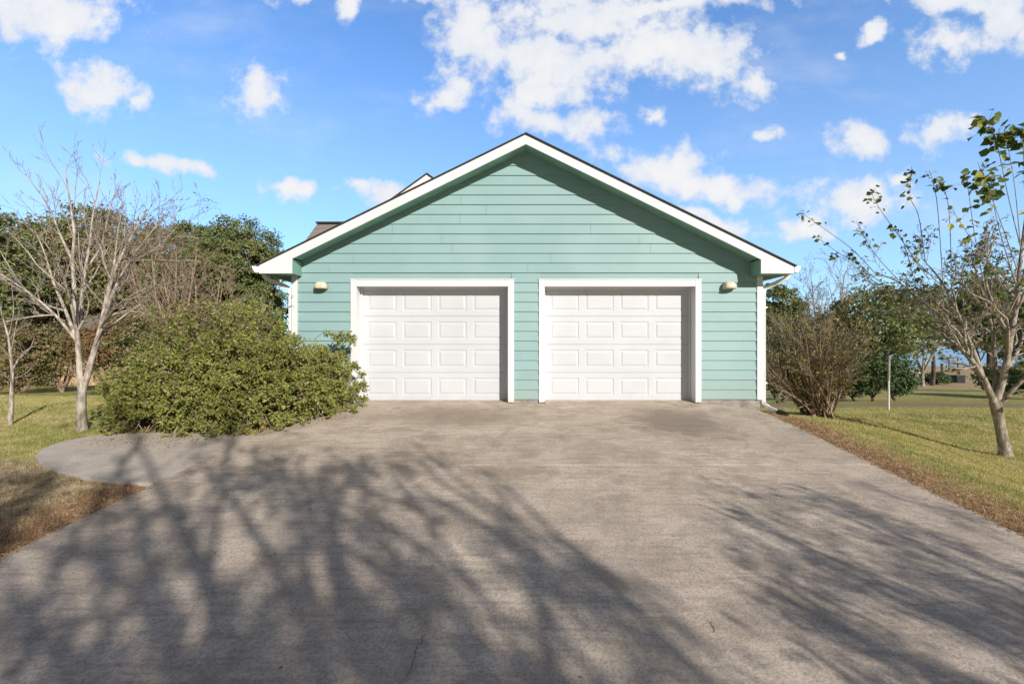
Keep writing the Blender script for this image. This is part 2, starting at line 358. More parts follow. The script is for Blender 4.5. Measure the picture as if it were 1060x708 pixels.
# thresholds run into the two bays
for (x0, x1) in ((-2.86, -.08), (.62, 3.36)): add(drive, [(x0, D0), (x1, D0), (x1, D0 + .3), (x0, D0 + .3)])
o = drive.build('driveway', M['concrete']); tag(o, kind='structure')
bm_ = o.modifiers.new('bevel', 'BEVEL'); bm_.width = .003; bm_.segments = 2; bm_.limit_method = 'ANGLE'
pad = MB()
ppts = [(eL(4.81)-.018, 4.81), (eL(6.55)-.018, 6.55), (-5.0, 6.66), (-5.6, 6.60), (-5.92, 6.48), (-6.06, 6.22), (-6.02, 5.95), (-5.82, 5.66), (-5.50, 5.40), (-5.05, 5.16), (-4.6, 4.98), (-4.2, 4.87)]
add(pad, ppts)
o = pad.build('path', M['concrete2']); tag(o, kind='structure')
bm_ = o.modifiers.new('bevel', 'BEVEL'); bm_.width = .003; bm_.segments = 2; bm_.limit_method = 'ANGLE'
# cracks
rg = np.random.default_rng(5); cr = MB()
def crack(p0, p1, n=26, w=.0018, j=.008):
    P = [np.array(p0, float)*(1-t) + np.array(p1, float)*t for t in np.linspace(0, 1, n)]; acc = 0
    L = []
    for i, p in enumerate(P): acc = acc*.8 + rg.normal()*j; L.append((p[0]+acc, p[1]+rg.normal()*j*.3))
    for i in range(n-1):
        a, b = L[i], L[i+1]; ww = w*(.4+rg.random()*.9)*math.sin(math.pi*(i+.5)/n)**.5
        d = np.array([b[0]-a[0], b[1]-a[1]]); q = np.array([-d[1], d[0]])/max(np.linalg.norm(d), 1e-6)*ww
        cr.poly([(u, v, plane(v)+.0025) for u, v in ((a[0]-q[0], a[1]-q[1]), (a[0]+q[0], a[1]+q[1]), (b[0]+q[0], b[1]+q[1]), (b[0]-q[0], b[1]-q[1]))])
for a, b in (((418, 706), (444, 655)), ((735, 640), (741, 655))):
    crack(gnd(*a)[:2], gnd(*b)[:2])
o = cr.build('driveway_cracks', M['crack']); tag(o, kind='structure')

# ------------------------------------------------------------------ the house
FL = (0, D0, 0)
house = empty('house', FL, 'mint green lap-sided house with a front gable over two white garage doors', 'house')
RX, RZT, SLP = .245, 4.80, .49
XL, XR = -4.46, 4.97          # eave ends
WL, WR = -4.05, 4.61          # wall corners
YF = 8.17                     # rake plane
YB = 15.5
def roofz(x): return RZT - SLP*abs(x - RX)
SB = .07                      # bottom of the siding
EX = .1795
CBW = .095
TOPO = CAMZ + (HZ-289.8)*D0/F   # top of door trims
openings = [(-2.87, -.07), (.60, 3.385)]
TW = .105
HEAD = CAMZ + (HZ-296.6)*D0/F
sid = MB(); rg = np.random.default_rng(3)
def course(x0a, x1a, x0b, x1b, z0, z1):
    """one board: bottom from x0a to x1a at z0, top from x0b to x1b at z1"""
    yb, yt = D0 - .021, D0 - .001
    b = len(sid.V); sid.V += [(x0a, yb, z0), (x1a, yb, z0), (x1b, yt, z1), (x0b, yt, z1), (x0a, D0+.0, z0), (x1a, D0+.0, z0)]
    sid.F += [[b, b+1, b+2, b+3], [b, b+4, b+5, b+1]]
z = SB
while z < 4.6:
    z1 = z + EX
    segs = [(WL+CBW*.6, WR-CBW*.6)]
    for (a, b) in openings:
        if z < TOPO - .02:
            new = []
            for (s, e) in segs:
                if a-TW*.6 > s and b+TW*.6 < e: new += [(s, a-TW*.6), (b+TW*.6, e)]
                else: new.append((s, e))
            segs = new
    for (s, e) in segs:
        half = (RZT - .16 - np.array([z, z1])) / SLP
        lo = [max(s, RX - h) for h in half]; hi = [min(e, RX + h) for h in half]
        if hi[0] - lo[0] < .05: continue
        if hi[1] < lo[1]: lo[1] = hi[1] = RX
        # butt joints
        cuts = []
        if hi[0]-lo[0] > 3.9:
            c = lo[0] + .4 + rg.random()*2.6
            while c < hi[0]-.5: cuts.append(c); c += 3.66
        a0, b0 = lo
        for c in cuts:
            if lo[1] < c < hi[1] and c > b0: course(a0, c-.002, b0, c-.002, z, z1-.0005); a0 = b0 = c + .002
        course(a0, hi[0], b0, hi[1], z, z1-.0005)
    z = z1
sid.build('wall', M['siding'], house)
# solid backing and side walls
bk = MB()
bk.poly([(WL, D0+.004, SB), (openings[0][0], D0+.004, SB), (openings[0][0], D0+.004, HEAD), (openings[0][1], D0+.004, HEAD), (openings[0][1], D0+.004, SB), (openings[1][0], D0+.004, SB),
         (openings[1][0], D0+.004, HEAD), (openings[1][1], D0+.004, HEAD), (openings[1][1], D0+.004, SB), (WR, D0+.004, SB), (WR, D0+.004, roofz(WR)-.06), (RX, D0+.004, RZT-.06), (WL, D0+.004, roofz(WL)-.06)])
zz = SB
while zz < 2.3:
    z1 = min(zz+EX, 2.33)
    for (xx, sg) in ((WL, -1), (WR, 1)):
        bk.poly([(xx+sg*.013, D0, zz), (xx+sg*.013, YB, zz), (xx+sg*.002, YB, z1), (xx+sg*.002, D0, z1)]); bk.poly([(xx, D0, zz), (xx, YB, zz), (xx+sg*.013, YB, zz), (xx+sg*.013, D0, zz)])
    zz = z1
bk.build('side_wall', M['siding'], house)
for q in ((WL+.02, openings[0][0]-.02, D0+.006, D0+.25, -.9), (openings[0][1]+.02, openings[1][0]-.02, D0+.006, D0+.25, -.9), (openings[1][1]+.02, WR-.02, D0+.006, D0+.25, -.9),
          (WL+.02, WL+.25, D0+.26, YB, -1.6), (WR-.25, WR-.02, D0+.26, YB, -1.9)):
    fd = MB(); fd.box(*q, SB-.002); fd.build('foundation', M['found'], house, .004)
for (xa, xb) in ((WL-.012, WL+CBW), (WR-CBW, WR+.012)):
    m = MB(); m.box(xa, xb, D0-.034, D0+.003, SB-.01, 2.335); 
    m.box(*((xa-.0, xa+.02) if xa < 0 else (xb-.02, xb)), D0+.004, D0+.09, SB-.01, 2.325); m.build('corner_board', M['white'], house, .003)
# doors
LY = D0 + .25
for (a, b) in openings:
    m = MB()
    m.box(a-TW, a+.004, D0-.030, D0+.01, .015, TOPO); m.box(b-.004, b+TW, D0-.030, D0+.01, .015, TOPO); m.box(a+.006, b-.006, D0-.028, D0+.01, HEAD, TOPO-.002)
    m.box(a-TW-.015, b+TW+.015, D0-.036, D0+.01, TOPO+.002, TOPO+.016)
    m.build('door_frame', M['white'], house, .003)
    m = MB(); m.box(a-.04, a-.002, D0+.012, LY-.01, .01, HEAD+.04); m.box(b+.002, b+.04, D0+.012, LY-.01, .01, HEAD+.04); m.box(a, b, D0+.012, LY-.01, HEAD+.002, HEAD+.04)
    m.box(a, a+.035, LY-.028, LY-.006, .01, HEAD); m.box(b-.035, b, LY-.028, LY-.006, .01, HEAD); m.box(a+.036, b-.036, LY-.028, LY-.006, HEAD-.035, HEAD)
    m.build('jamb', M['white'], house, .002)
    # leaf: four hinged sections of four raised panels
    d = MB(); x0, x1 = a+.012, b-.012; zb, zt = .012, HEAD-.0; nh = 4; sh = (zt-zb)/nh
    PW, PITCH = .545, (x1-x0-.23-.545)/3
    for r in range(nh):
        za, zc = zb + r*sh + .004, zb + (r+1)*sh - .004
        p0, p1 = za + .098, zc - .098
        cols = [x0+.115+PITCH*c for c in range(4)]
        # stiles and rails
        xc = [x0] + [v for c in cols for v in (c, c+PW)] + [x1]
        for i in range(len(xc)-1):
            if i % 2 == 0: d.poly([(xc[i], LY, za), (xc[i+1], LY, za), (xc[i+1], LY, zc), (xc[i], LY, zc)])
            else:
                for (u, v) in ((za, p0), (p1, zc)): d.poly([(xc[i], LY, u), (xc[i+1], LY, u), (xc[i+1], LY, v), (xc[i], LY, v)])
                rings = [(0, 0), (.012, .008), (.030, .008), (.056, -.001)]
                prev = None
                for (ins, dep) in rings:
                    R4 = [(xc[i]+ins, LY+dep, p0+ins), (xc[i+1]-ins, LY+dep, p0+ins), (xc[i+1]-ins, LY+dep, p1-ins), (xc[i]+ins, LY+dep, p1-ins)]
                    if prev:
                        for q in range(4): d.poly([prev[q], prev[(q+1) % 4], R4[(q+1) % 4], R4[q]])
                    prev = R4
                d.poly(prev)
        # rounded lips between sections
        d.poly([(x0, LY, zc), (x1, LY, zc), (x1, LY+.012, zc+.004), (x0, LY+.012, zc+.004)])
        d.poly([(x0, LY+.012, za-.004), (x1, LY+.012, za-.004), (x1, LY, za), (x0, LY, za)])
    d.box(x0, x1, LY+.014, LY+.05, zb, zt)
    dl = d.build('garage_door', M['door'], house)
    s = MB(); s.box(x0, x1, LY-.006, LY+.03, .001, .011); s.build('bottom_seal', M['seal'], dl)
# rake boards and boxed eave ends, one closed outline each side
th = .170
for sgn, xe, xi in ((-1, XL, -3.88), (1, XR, 4.39)):
    top = lambda x: roofz(x) - .022
    m = MB()
    prof = [(RX, YF, top(RX)), (xe, YF, top(xe)), (xe, YF, 2.33), (xi, YF, 2.33), (xi, YF, top(xi)-th), (RX, YF, top(RX)-th)]
    if sgn > 0: prof = prof[::-1]
    m.prism(prof, (0, .028, 0)); 
    m.build('rake_board', M['white'], house, .003)
    # return box sides and undersides
    m = MB(); x_in = xi
    m.box(*sorted((x_in, x_in + sgn*.02)), YF+.03, D0-.015, 2.335, top(xi)-th+.005); 
    m.build('eave_return', M['soffit'], house)
    m = MB()   # sloped soffit under the rake overhang
    m.prism([(RX, YF+.03, top(RX)-th+.03), (xi, YF+.03, top(xi)-th+.03), (xi, YF+.03, top(xi)-th+.045), (RX, YF+.03, top(RX)-th+.045)], (0, D0-YF-.032, 0))
    # level soffit under the side eave
    xa, xb = sorted((xi + sgn*.022, xe - sgn*.02)); m.box(xa, xb, YF+.03, D0-.03, 2.334, 2.346)
    wx = (WL-.02) if sgn < 0 else (WR+.02); xa, xb = sorted((wx, xe - sgn*.02)); m.box(xa, xb, D0-.028, YB, 2.334, 2.346)
    m.build('soffit', M['soffit'], house)
    m = MB(); xa, xb = sorted((xe, xe - sgn*.018)); m.box(xa, xb, YF+.03, YB, 2.335, top(xe)); m.build('fascia', M['white'], house)
# roof slabs
rf = MB(); y0, y1 = YF - .03, YB
for sgn, xe in ((-1, XL-.03), (1, XR+.03)):
    rf.prism([(RX, y0, RZT-.018), (xe, y0, roofz(xe)-.018), (xe, y0, roofz(xe)+.004), (RX, y0, RZT+.004)], (0, y1-y0, 0))
roof = rf.build('roof', M['shingle_edge'], house)
rs = MB()
for sgn, xe in ((-1, XL-.028), (1, XR+.028)):
    rs.poly([(RX, y0+.02, RZT+.007), (xe, y0+.02, roofz(xe)+.007), (xe, y1, roofz(xe)+.007), (RX, y1, RZT+.007)])
rs.build('shingles', M['shingle'], roof)
# gutters
for sgn, xe in ((-1, XL), (1, XR)):
    m = MB(); x1 = xe + sgn*.004
    def P(dx, zz): return (x1 + sgn*dx, YF-.005, zz)
    m.prism([P(0, 2.455), P(.115, 2.465), P(.118, 2.43), P(.085, 2.37), P(.07, 2.345), P(0, 2.345)], (0, YB-YF, 0))
    m.build('gutter', M['gutter'], house, .004)
# downspouts
def dspout(sg, wx, gx):
    m = MB()
    yy = D0 + .055
    x = wx + sg*.062
    path = [(gx, yy-.16, 2.37), (gx, yy-.16, 2.325), (gx-sg*.03, yy-.15, 2.28), (x+sg*.09, yy-.03, 2.155), (x+sg*.02, yy, 2.11), (x, yy, 2.03), (x, yy, 1.0), (x, yy, .06), (x+sg*.01, yy-.01, -.02), (x+sg*.06, yy-.10, -.09), (x+sg*.14, yy-.24, -.135)]
    m.sweep(path, .075, .095, up=(sg*.35, 1, .1)); o = m.build('downspout', M['gutter'], house, .008)
    for zc in (1.75, .35): s = MB(); s.box(*sorted((x-.055*1, x+.055)), yy-.047, yy+.05, zc, zc+.03); s.build('strap', M['gutter'], o)
    e = MB(); p = np.array(path[-1]); q = p + np.array((sg*.10, -.14, -.04)); e.sweep([p-(q-p)*.15, q], .10, .10, up=(0, 0, 1), k=10); e.build('drain_boot', M['seal'], o)
dspout(1, WR, XR+.06); dspout(-1, WL, XL-.06)
# the main block behind the garage, and its tall cross gable
def gable_block(x0, x1, y0, y1, ze, zr, along, wallm, wn):
    m = MB(); m.box(x0, x1, y0, y1, -1.6, ze); m.build('side_wall', wallm, house)
gable_block(-6.55, 6.2, YB+.02, 24, 3.15, 0, 0, M['siding'], '')
m = MB(); ym = 17.4
for (ya, yb_) in ((14.6, ym), (25.0, ym)):
    za, zb = 3.2, 5.55
    m.prism([(-7.3, ya, za), (6.6, ya, za), (6.6, yb_, zb), (-7.3, yb_, zb)], (0, 0, .05))
rr = m.build('roof', M['shingle'], house)
m = MB(); m.sweep([(-7.32, ym, 5.62), (6.6, ym, 5.62)], .26, .05, up=(0, 0, 1)); m.build('ridge_cap', M['shingle_edge'], rr)
m = MB()
for (ya, yb_) in ((14.6, ym), (25.0, ym)): m.prism([(-7.31, ya, 3.02), (-7.31, ya, 3.19), (-7.31, yb_, 5.54), (-7.31, yb_, 5.37)], (.03, 0, 0))
m.build('rake_board', M['white'], house)
pk = pt(442, 180, 18.2); gx, gz = pk[0], pk[2]; hw = 2.6; gs = .72
m = MB(); m.prism([(gx-hw+.3, 18.6, 3), (gx+hw-.3, 18.6, 3), (gx+hw-.3, 18.6, gz-gs*(hw-.3)-.25), (gx, 18.6, gz-.3), (gx-hw+.3, 18.6, gz-gs*(hw-.3)-.25)], (0, 5, 0)); m.build('upper_wall', M['siding'], house)
for sg in (-1, 1):
    m = MB(); m.prism([(gx, 18.2, gz-.03), (gx+sg*hw, 18.2, gz-.03-gs*hw), (gx+sg*hw, 18.2, gz-.30-gs*hw), (gx, 18.2, gz-.30)], (0, .03, 0)); m.build('rake_board', M['white'], house)
m = MB()
for sg in (-1, 1): m.prism([(gx, 18.15, gz-.02), (gx+sg*(hw+.05), 18.15, gz-.02-gs*(hw+.05)), (gx+sg*(hw+.05), 18.15, gz+.03-gs*(hw+.05)), (gx, 18.15, gz+.03)], (0, 5.5, 0))
m.build('roof', M['shingle_edge'], house)
# wall lamps: cream quarter-dome hoods over a dark opening
def lamp(px, py, label):
    p = pt(px, py, D0-.014); t = empty('wall_lamp', (p[0], D0-.013, p[2]), label, 'wall lamp', 'lamps beside the garage doors')
    m = MB(); m.box(p[0]-.075, p[0]+.075, D0-.030, D0-.010, p[2]-.06, p[2]+.06); m.build('back_plate', M['cream'], t, .006)
    V = []; Fc = []; n, q = 16, 8; rx, ry, rz = .115, .14, .105
    for i in range(n+1):
        a = math.pi*i/n
        for j in range(q+1):
            b = math.pi*.5*j/q - .35*(1-j/q)
            s = 1.0
            cx = math.copysign(abs(math.cos(a))**.62, math.cos(a)); sy = math.sin(a)**.62
            V.append((p[0]+rx*cx*math.cos(b)**.6, D0-.028-ry*sy*math.cos(b)**.6, p[2]-.02+rz*math.sin(b)))
    for i in range(n):
        for j in range(q): a = i*(q+1)+j; Fc.append([a, a+1, a+q+2, a+q+1])
    o = mesh('hood', V, Fc, M['cream'], t, True); sm = o.modifiers.new('solid', 'SOLIDIFY'); sm.thickness = .006
    m = MB(); bl = [(p[0]+.085*math.cos(a), D0-.075+.04*math.sin(a)*1.0, 0) for a in np.linspace(0, 2*math.pi, 16, endpoint=False)]
    m.prism([(x, y, p[2]-.045) for x, y, _ in bl], (0, 0, .06)); m.build('bulb_housing', M['lampdark'], t, .01)
lamp(333.5, 296.5, 'cream hooded lamp on green siding, left of the garage door the shrub reaches')
lamp(753.5, 296.5, 'cream hooded lamp on green siding, right of the garage door nearest the lawn')
exec_veg = True
# ------------------------------------------------------------------ vegetation tools
def tubes(lines, sides=5):
    """lines: list of (P (n,3), r (n,)); returns V, F"""
    Vs, Fs, b = [], [], 0
    for P, r in lines:
        P = np.asarray(P, float); n = len(P)
        if n < 2: continue
        k = sides if r[0] > .012 else 3
        T = np.gradient(P, axis=0); T /= np.linalg.norm(T, axis=1)[:, None] + 1e-9
        ref = np.array([.31, .9, .2]) if abs(T[0][1]) < .8 else np.array([1., .1, .2])
        A = np.cross(T, ref); A /= np.linalg.norm(A, axis=1)[:, None] + 1e-9; B = np.cross(T, A)
        th = np.arange(k)*2*math.pi/k
        ring = P[:, None] + (A[:, None]*np.cos(th)[None, :, None] + B[:, None]*np.sin(th)[None, :, None])*np.asarray(r)[:, None, None]
        Vs.append(ring.reshape(-1, 3)); i = np.arange(n-1)[:, None]*k; j = np.arange(k)[None]; j2 = (j+1) % k
        Fs.append((np.stack([i+j, i+j2, i+k+j2, i+k+j], -1)+b).reshape(-1, 4)); b += n*k
    return np.concatenate(Vs), np.concatenate(Fs)
def leaves(name, P, D, N, L, Wd, mt, parent, fold=.18):
    P = np.asarray(P, float); n = len(P); D = np.asarray(D, float); D /= np.linalg.norm(D, axis=1)[:, None]+1e-9
    N = np.asarray(N, float); Sd = np.cross(D, N); Sd /= np.linalg.norm(Sd, axis=1)[:, None]+1e-9; N = np.cross(Sd, D)
    L = np.broadcast_to(L, n)[:, None]; Wd = np.broadcast_to(Wd, n)[:, None]
    V = np.stack([P, P + D*L*.42 + Sd*Wd*.5 + N*L*fold, P + D*L - N*L*fold*.4, P + D*L*.42 - Sd*Wd*.5 + N*L*fold], 1).reshape(-1, 3)
    i = np.arange(n)*4
    Fa = np.concatenate([np.stack([i, i+1, i+2], 1), np.stack([i, i+2, i+3], 1)])
    return npmesh(name, V, Fa, mt, parent)
def roundleaves(name, P, D, N, L, Wd, mt, parent):
    P = np.asarray(P, float); n = len(P); D = unit(D); Sd = unit(np.cross(D, N)); N = np.cross(Sd, D); L = np.asarray(L)[:, None]; Wd = np.asarray(Wd)[:, None]
    cv = (np.random.default_rng(1).random(n)*.35)[:, None]
    pts = [(0, 0, 0), (.18, .36, .3), (.55, .5, .45), (1.05, 0, -.6), (.55, -.5, .45), (.18, -.36, .3), (.5, 0, -.1)]
    V = np.stack([P + D*L*a + Sd*Wd*b + N*L*cv*c for a, b, c in pts], 1).reshape(-1, 3); i = np.arange(n)*7
    Fa = np.concatenate([np.stack([i+a, i+(a+1) % 6, i+6], 1) for a in range(6)])
    return npmesh(name, V, Fa, mt, parent)
def unit(v): v = np.asarray(v, float); return v/(np.linalg.norm(v, axis=-1, keepdims=True)+1e-9)
def spline(P, n):
    P = np.array(P, float); t = np.linspace(0, len(P)-1, n); i = np.clip(t.astype(int), 0, len(P)-2); f = (t-i)[:, None]
    P0 = P[np.maximum(i-1, 0)]; P1 = P[i]; P2 = P[i+1]; P3 = P[np.minimum(i+2, len(P)-1)]
    return .5*((2*P1)+(P2-P0)*f+(2*P0-5*P1+4*P2-P3)*f*f+(3*P1-P0-3*P2+P3)*f**3)
class Grow:
    def __init__(s, seed, wob=.16, up=.06, spread=.8, kids=(3, 4, 4), ratio=.6, rr=.55, wind=(0, 0, 0), twig=.004, start=.25):
        s.r = np.random.default_rng(seed); s.wob = wob; s.up = up; s.spread = spread; s.kids = kids; s.ratio = ratio; s.rr = rr; s.wind = np.array(wind); s.tw = twig; s.st = start
        s.big = []; s.small = []; s.tips = []; s.prune = None
    def path(s, p, d, L, n):
        P = [np.array(p, float)]; d = unit(d)
        for i in range(n): d = unit(d + s.r.normal(size=3)*s.wob + np.array([0, 0, s.up]) + s.wind); P.append(P[-1] + d*L/n)
        return np.array(P)
    def add(s, P, r0, r1, lev):
        rad = np.linspace(r0, r1, len(P)); (s.big if lev == 0 else s.small).append((P, rad))
        Lt = np.linalg.norm(P[-1]-P[0])
        if lev >= len(s.kids): s.tips.append(P); return
        nk = s.kids[lev]; nk = max(1, int(nk*(.8+.4*s.r.random())))
        for q in range(nk):
            t = s.st + (1-s.st)*(q+s.r.random())/nk; j = min(int(t*(len(P)-1)), len(P)-2); f = t*(len(P)-1)-j
            p = P[j]*(1-f)+P[j+1]*f; d = unit(P[j+1]-P[j]); side = unit(np.cross(d, s.r.normal(size=3)))
            dd = unit(d + side*s.spread*(.6+.7*s.r.random())); L = Lt*s.ratio*(.6+.6*s.r.random())*(1.15-.5*t)
            r = max((r0*(1-t)+r1*t)*s.rr, s.tw)
            Q = s.path(p, dd, L, 6 if lev < 1 else 4)
            if s.prune and s.prune(Q[-1]): continue
            s.add(Q, r, max(r*.35, s.tw*.6), lev+1)
    def limb(s, P, r0, r1, n=14, lev=0): s.add(spline(P, n), r0, r1, lev)
    def tube_objs(s, root, bark, twigm=None, names=('trunk', 'branches')):
        V, Fa = tubes(s.big, 9); npmesh(names[0], V, Fa, bark, root, True)
        if s.small: V, Fa = tubes(s.small, 5); npmesh(names[1], V, Fa, twigm or bark, root, True)
    def tip_leaves(s, root, name, mt, per, L, Wd, droop=.3, jit=.02, keep=1., wind=(0, 0, 0), filt=None):
        r = s.r; Pn, Dn = [], []
        for T in s.tips:
            if r.random() > keep or (filt and not filt(T[-1])): continue
            for _ in range(per):
                t = r.random()**.7*(len(T)-1); j = min(int(t), len(T)-2); f = t-j
                Pn.append(T[j]*(1-f)+T[j+1]*f + r.normal(size=3)*jit); Dn.append(unit(T[j+1]-T[j])*.5 + r.normal(size=3)*.7 + np.array([0, 0, -droop]) + np.array(wind))
        if not Pn: return None
        n = len(Pn); N = r.normal(size=(n, 3))*.6 + [.3, -.5, .7]
        l = L*(.45+1.0*r.random(n)); return leaves(name, Pn, Dn, N, l, l*Wd, mt, root)
def crown(rg, blobs, nclump, per, cr, inner=.45):
    """clumps of leaves spread through the crown's volume; blobs: (centre, radii)"""
    w = np.array([b[1][0]*b[1][2] for b in blobs]); w = w/w.sum(); Ps, Ns = [], []
    for _ in range(nclump):
        c, rad = blobs[rg.choice(len(blobs), p=w)]
        u = unit(rg.normal(size=3)); q = np.array(c) + u*np.array(rad)*(inner + (1-inner)*rg.random()**.5)*(1+.10*rg.normal())
        m = int(per*(.5+rg.random())); rr = cr*(.55+.8*rg.random())
        g_ = rg.normal(size=(m, 3)); g_ = unit(g_)*(rg.random((m, 1))**.5)
        Ps.append(q + g_*rr*np.array([1, 1, .62])); Ns.append(g_ + [0, 0, .5] + u*.5)
    return np.concatenate(Ps), np.concatenate(Ns)
def bgtree(name, cx, top, bot, Y, wpx, label, mt, seed, cat='tree', group=None, nclump=170, per=42, ls=.15, base=None, bark='bark_dark', blobs=None, cr=None, low=.25, inner=.45):
    rg = np.random.default_rng(seed); x = (cx-CX)*Y/F; gz = float(G(x, Y)); zt = CAMZ + (HZ-top)*Y/F; zb = CAMZ + (HZ-bot)*Y/F; w = wpx*Y/F/2
    root = empty(name, (x, Y, gz), label, cat, group); h = zt-zb
    if blobs is None:
        blobs = [((x, Y, zb+h*.55), (w*.72, w*.7, h*.44))]
        for q in range(6):
            a = q*1.05+rg.random(); blobs.append(((x+w*.55*math.cos(a), Y+w*.5*math.sin(a), zb+h*(.32+.4*rg.random())), (w*.42, w*.42, h*(.2+.12*rg.random()))))
        blobs.append(((x+w*.2*rg.normal(), Y, zb+h*.78), (w*.45, w*.45, h*.2)))
    cr = cr or w*.2
    P, N = crown(rg, blobs, nclump, per, cr, inner); n = len(P); l = ls*(.6+.8*rg.random(n))
    keep = P[:, 2] > G(P[:, 0], P[:, 1]) + .02; P, N, l = P[keep], N[keep], l[keep]; n = len(P)
    leaves('crown', P, rg.normal(size=(n, 3)), N, l, l*.75, M[mt], root)
    g_ = Grow(seed+9, kids=(3, 3), wob=.12)
    b0 = np.array([x, Y, gz-.1]); fork = np.array([x+.1*w*rg.normal(), Y, gz + (zb-gz)*.6 + h*low])
    r0 = max(.06, h*.028); g_.big.append((spline([b0, (b0+fork)/2+[.04*w, 0, 0], fork], 8), np.linspace(r0*1.2, r0*.8, 8)))
    for (c, rad) in blobs: g_.limb([fork, (fork+np.array(c))/2+rg.normal(size=3)*.1*w, np.array(c)], r0*.6, r0*.15, 8)
    g_.tube_objs(root, M[bark])
    return root
def baretree(name, cx, top, Y, wpx, label, seed, bark='bark_grey', leafm=None, per=3, ls=.05, cat='tree', group=None, stems=5, keep=.8, kids=(6, 5, 4), r0=.05, low=.12, lean=0, gz=None):
    x = (cx-CX)*Y/F; gz = float(G(x, Y)) if gz is None else gz; zt = CAMZ+(HZ-top)*Y/F; w = wpx*Y/F/2; h = zt-gz
    root = empty(name, (x, Y, gz), label, cat, group); g_ = Grow(seed, kids=kids, wob=.14, up=.05, ratio=.5, twig=max(.0035, Y*.00022)); rg = g_.r
    b0 = np.array([x, Y, gz-.05]); fork = b0+[0, 0, h*low]
    if low > .02: g_.big.append((spline([b0, fork], 4), np.linspace(r0*1.5, r0*1.15, 4)))
    for i in range(stems):
        a = 2*math.pi*(i+rg.random()*.6)/stems; e = fork + np.array([math.cos(a)*w*.62*(.5+.5*rg.random())+lean*w, math.sin(a)*w*.6, (h*(1-low))*(.62+.25*rg.random())])
        mid = (fork*.5+e*.5) + np.array([math.cos(a)*w*.10, math.sin(a)*w*.1, h*.03])
        g_.limb([fork, mid, e], r0*.75, r0*.22, 10)
    g_.tube_objs(root, M[bark])
    if leafm: g_.tip_leaves(root, 'leaves', M[leafm], per, ls, .5, keep=keep)
    return root

# ------------------------------------------------------------------ background, left
GL = 'dense trees along the left boundary'
bgtree('oak_tree', 246, 222, 345, 24, 100, 'rounded dark green oak crown just left of the garage eave', 'oak', 11, group=GL, nclump=420, per=110, ls=.115, inner=.5, cr=.5)
bgtree('oak_tree', 198, 226, 350, 26, 90, 'dark green oak crown between the bare tree and the oak by the eave', 'oak', 12, group=GL, nclump=360, per=100, ls=.125, cr=.55)
bgtree('oak_tree', 120, 214, 390, 30, 170, 'wide olive tree behind the pale bare multi-stemmed tree', 'olive', 13, group=GL, nclump=620, per=66, ls=.19)
bgtree('oak_tree', 38, 226, 395, 28, 130, 'green and brown tree filling the left edge behind the small bare sapling', 'olive', 14, group=GL, nclump=560, per=66, ls=.18)
bgtree('oak_tree', -22, 205, 400, 20, 100, 'leafy tree cut off by the left edge of the view', 'oak', 15, group=GL, nclump=300, per=60, ls=.13)
bgtree('oak_tree', 80, 232, 400, 38, 190, 'distant dark tree mass behind the wide olive tree', 'oak', 18, group=GL, nclump=420, per=60, ls=.3)
bgtree('oak_tree', 262, 300, 395, 22, 70, 'low green tree under the left garage eave', 'oak', 16, group=GL, nclump=220, per=90, ls=.10, cr=.4)
baretree('bare_tree', 172, 212, 19, 130, 'brownish leafless tree in front of the oak crowns', 22, 'bark_brown', 'olive', 3, .09, stems=9, r0=.08, keep=.6, kids=(8, 6, 4))
baretree('bare_tree', 205, 268, 14, 130, 'reddish twiggy bare shrub tree rising behind the green shrub', 23, 'twig_red', 'russet', 3, .05, stems=10, r0=.035, keep=.55, kids=(7, 5, 4))
GB = 'brush under the boundary trees'
for i, (cx, top, bot, Y, w, lb, mt) in enumerate([
        (18, 330, 412, 17, 90, 'brown brush at the left edge behind the sapling', 'brush'),
        (62, 335, 412, 18, 84, 'tan and green brush left of the bare tree trunk', 'olive'),
        (118, 325, 412, 15, 80, 'russet brush right of the bare tree trunk', 'russet'),
        (160, 318, 405, 14, 80, 'olive brush behind the left part of the green shrub', 'olive'),
        (215, 312, 400, 12.5, 90, 'brown and green brush behind the middle of the green shrub', 'brush'),
        (262, 318, 395, 12, 60, 'yellowish green brush behind the green shrub near the downspout', 'shrub')]):
    bgtree('brush', cx, top, bot, Y, w, lb, mt, 40+i, 'shrub', GB, nclump=150, per=48, ls=.085, bark='bark_brown', low=.05, cr=.34)
# neighbouring house seen in glimpses
M['tan'] = simple('tan_brick', (.46, .33, .21), .9, .3, 6, 40, .4)
M['greyroof'] = simple('pale_roof', (.52, .47, .46), .8, .12, 2)
M['plaster'] = simple('cream_wall', (.58, .50, .42), .9, .1)
def smallhouse(x0, x1, y0, y1, z0, ze, zr, wm, rm, label, door=None, win=()):
    t = empty('neighbour_house', ((x0+x1)/2, (y0+y1)/2, z0), label, 'house')
    m = MB(); m.box(x0, x1, y0, y1, z0-.3, ze); w = m.build('wall', wm, t)
    m = MB(); o_ = .4; ym = (y0+y1)/2
    m.prism([(x0-o_, y0-o_, ze), (x0-o_, ym, zr), (x0-o_, y1+o_, ze), (x0-o_, y1+o_, ze+.12), (x0-o_, ym, zr+.12), (x0-o_, y0-o_, ze+.12)], (x1-x0+2*o_, 0, 0)); m.build('roof', rm, t)
    for (a, b, c, d) in win:
        m = MB(); m.box(a-.06, b+.06, y0-.05, y0+.02, c-.06, d+.06); f = m.build('window', M['white'], t)
        m = MB(); m.box(a, b, y0-.06, y0-.052, c, d); m.build('pane', M['glass'], f)
def fn_glass(k): out(k, pr(k, (.03, .04, .05), .08, None, .8))
M['glass'] = mat('dark_glass', fn_glass)
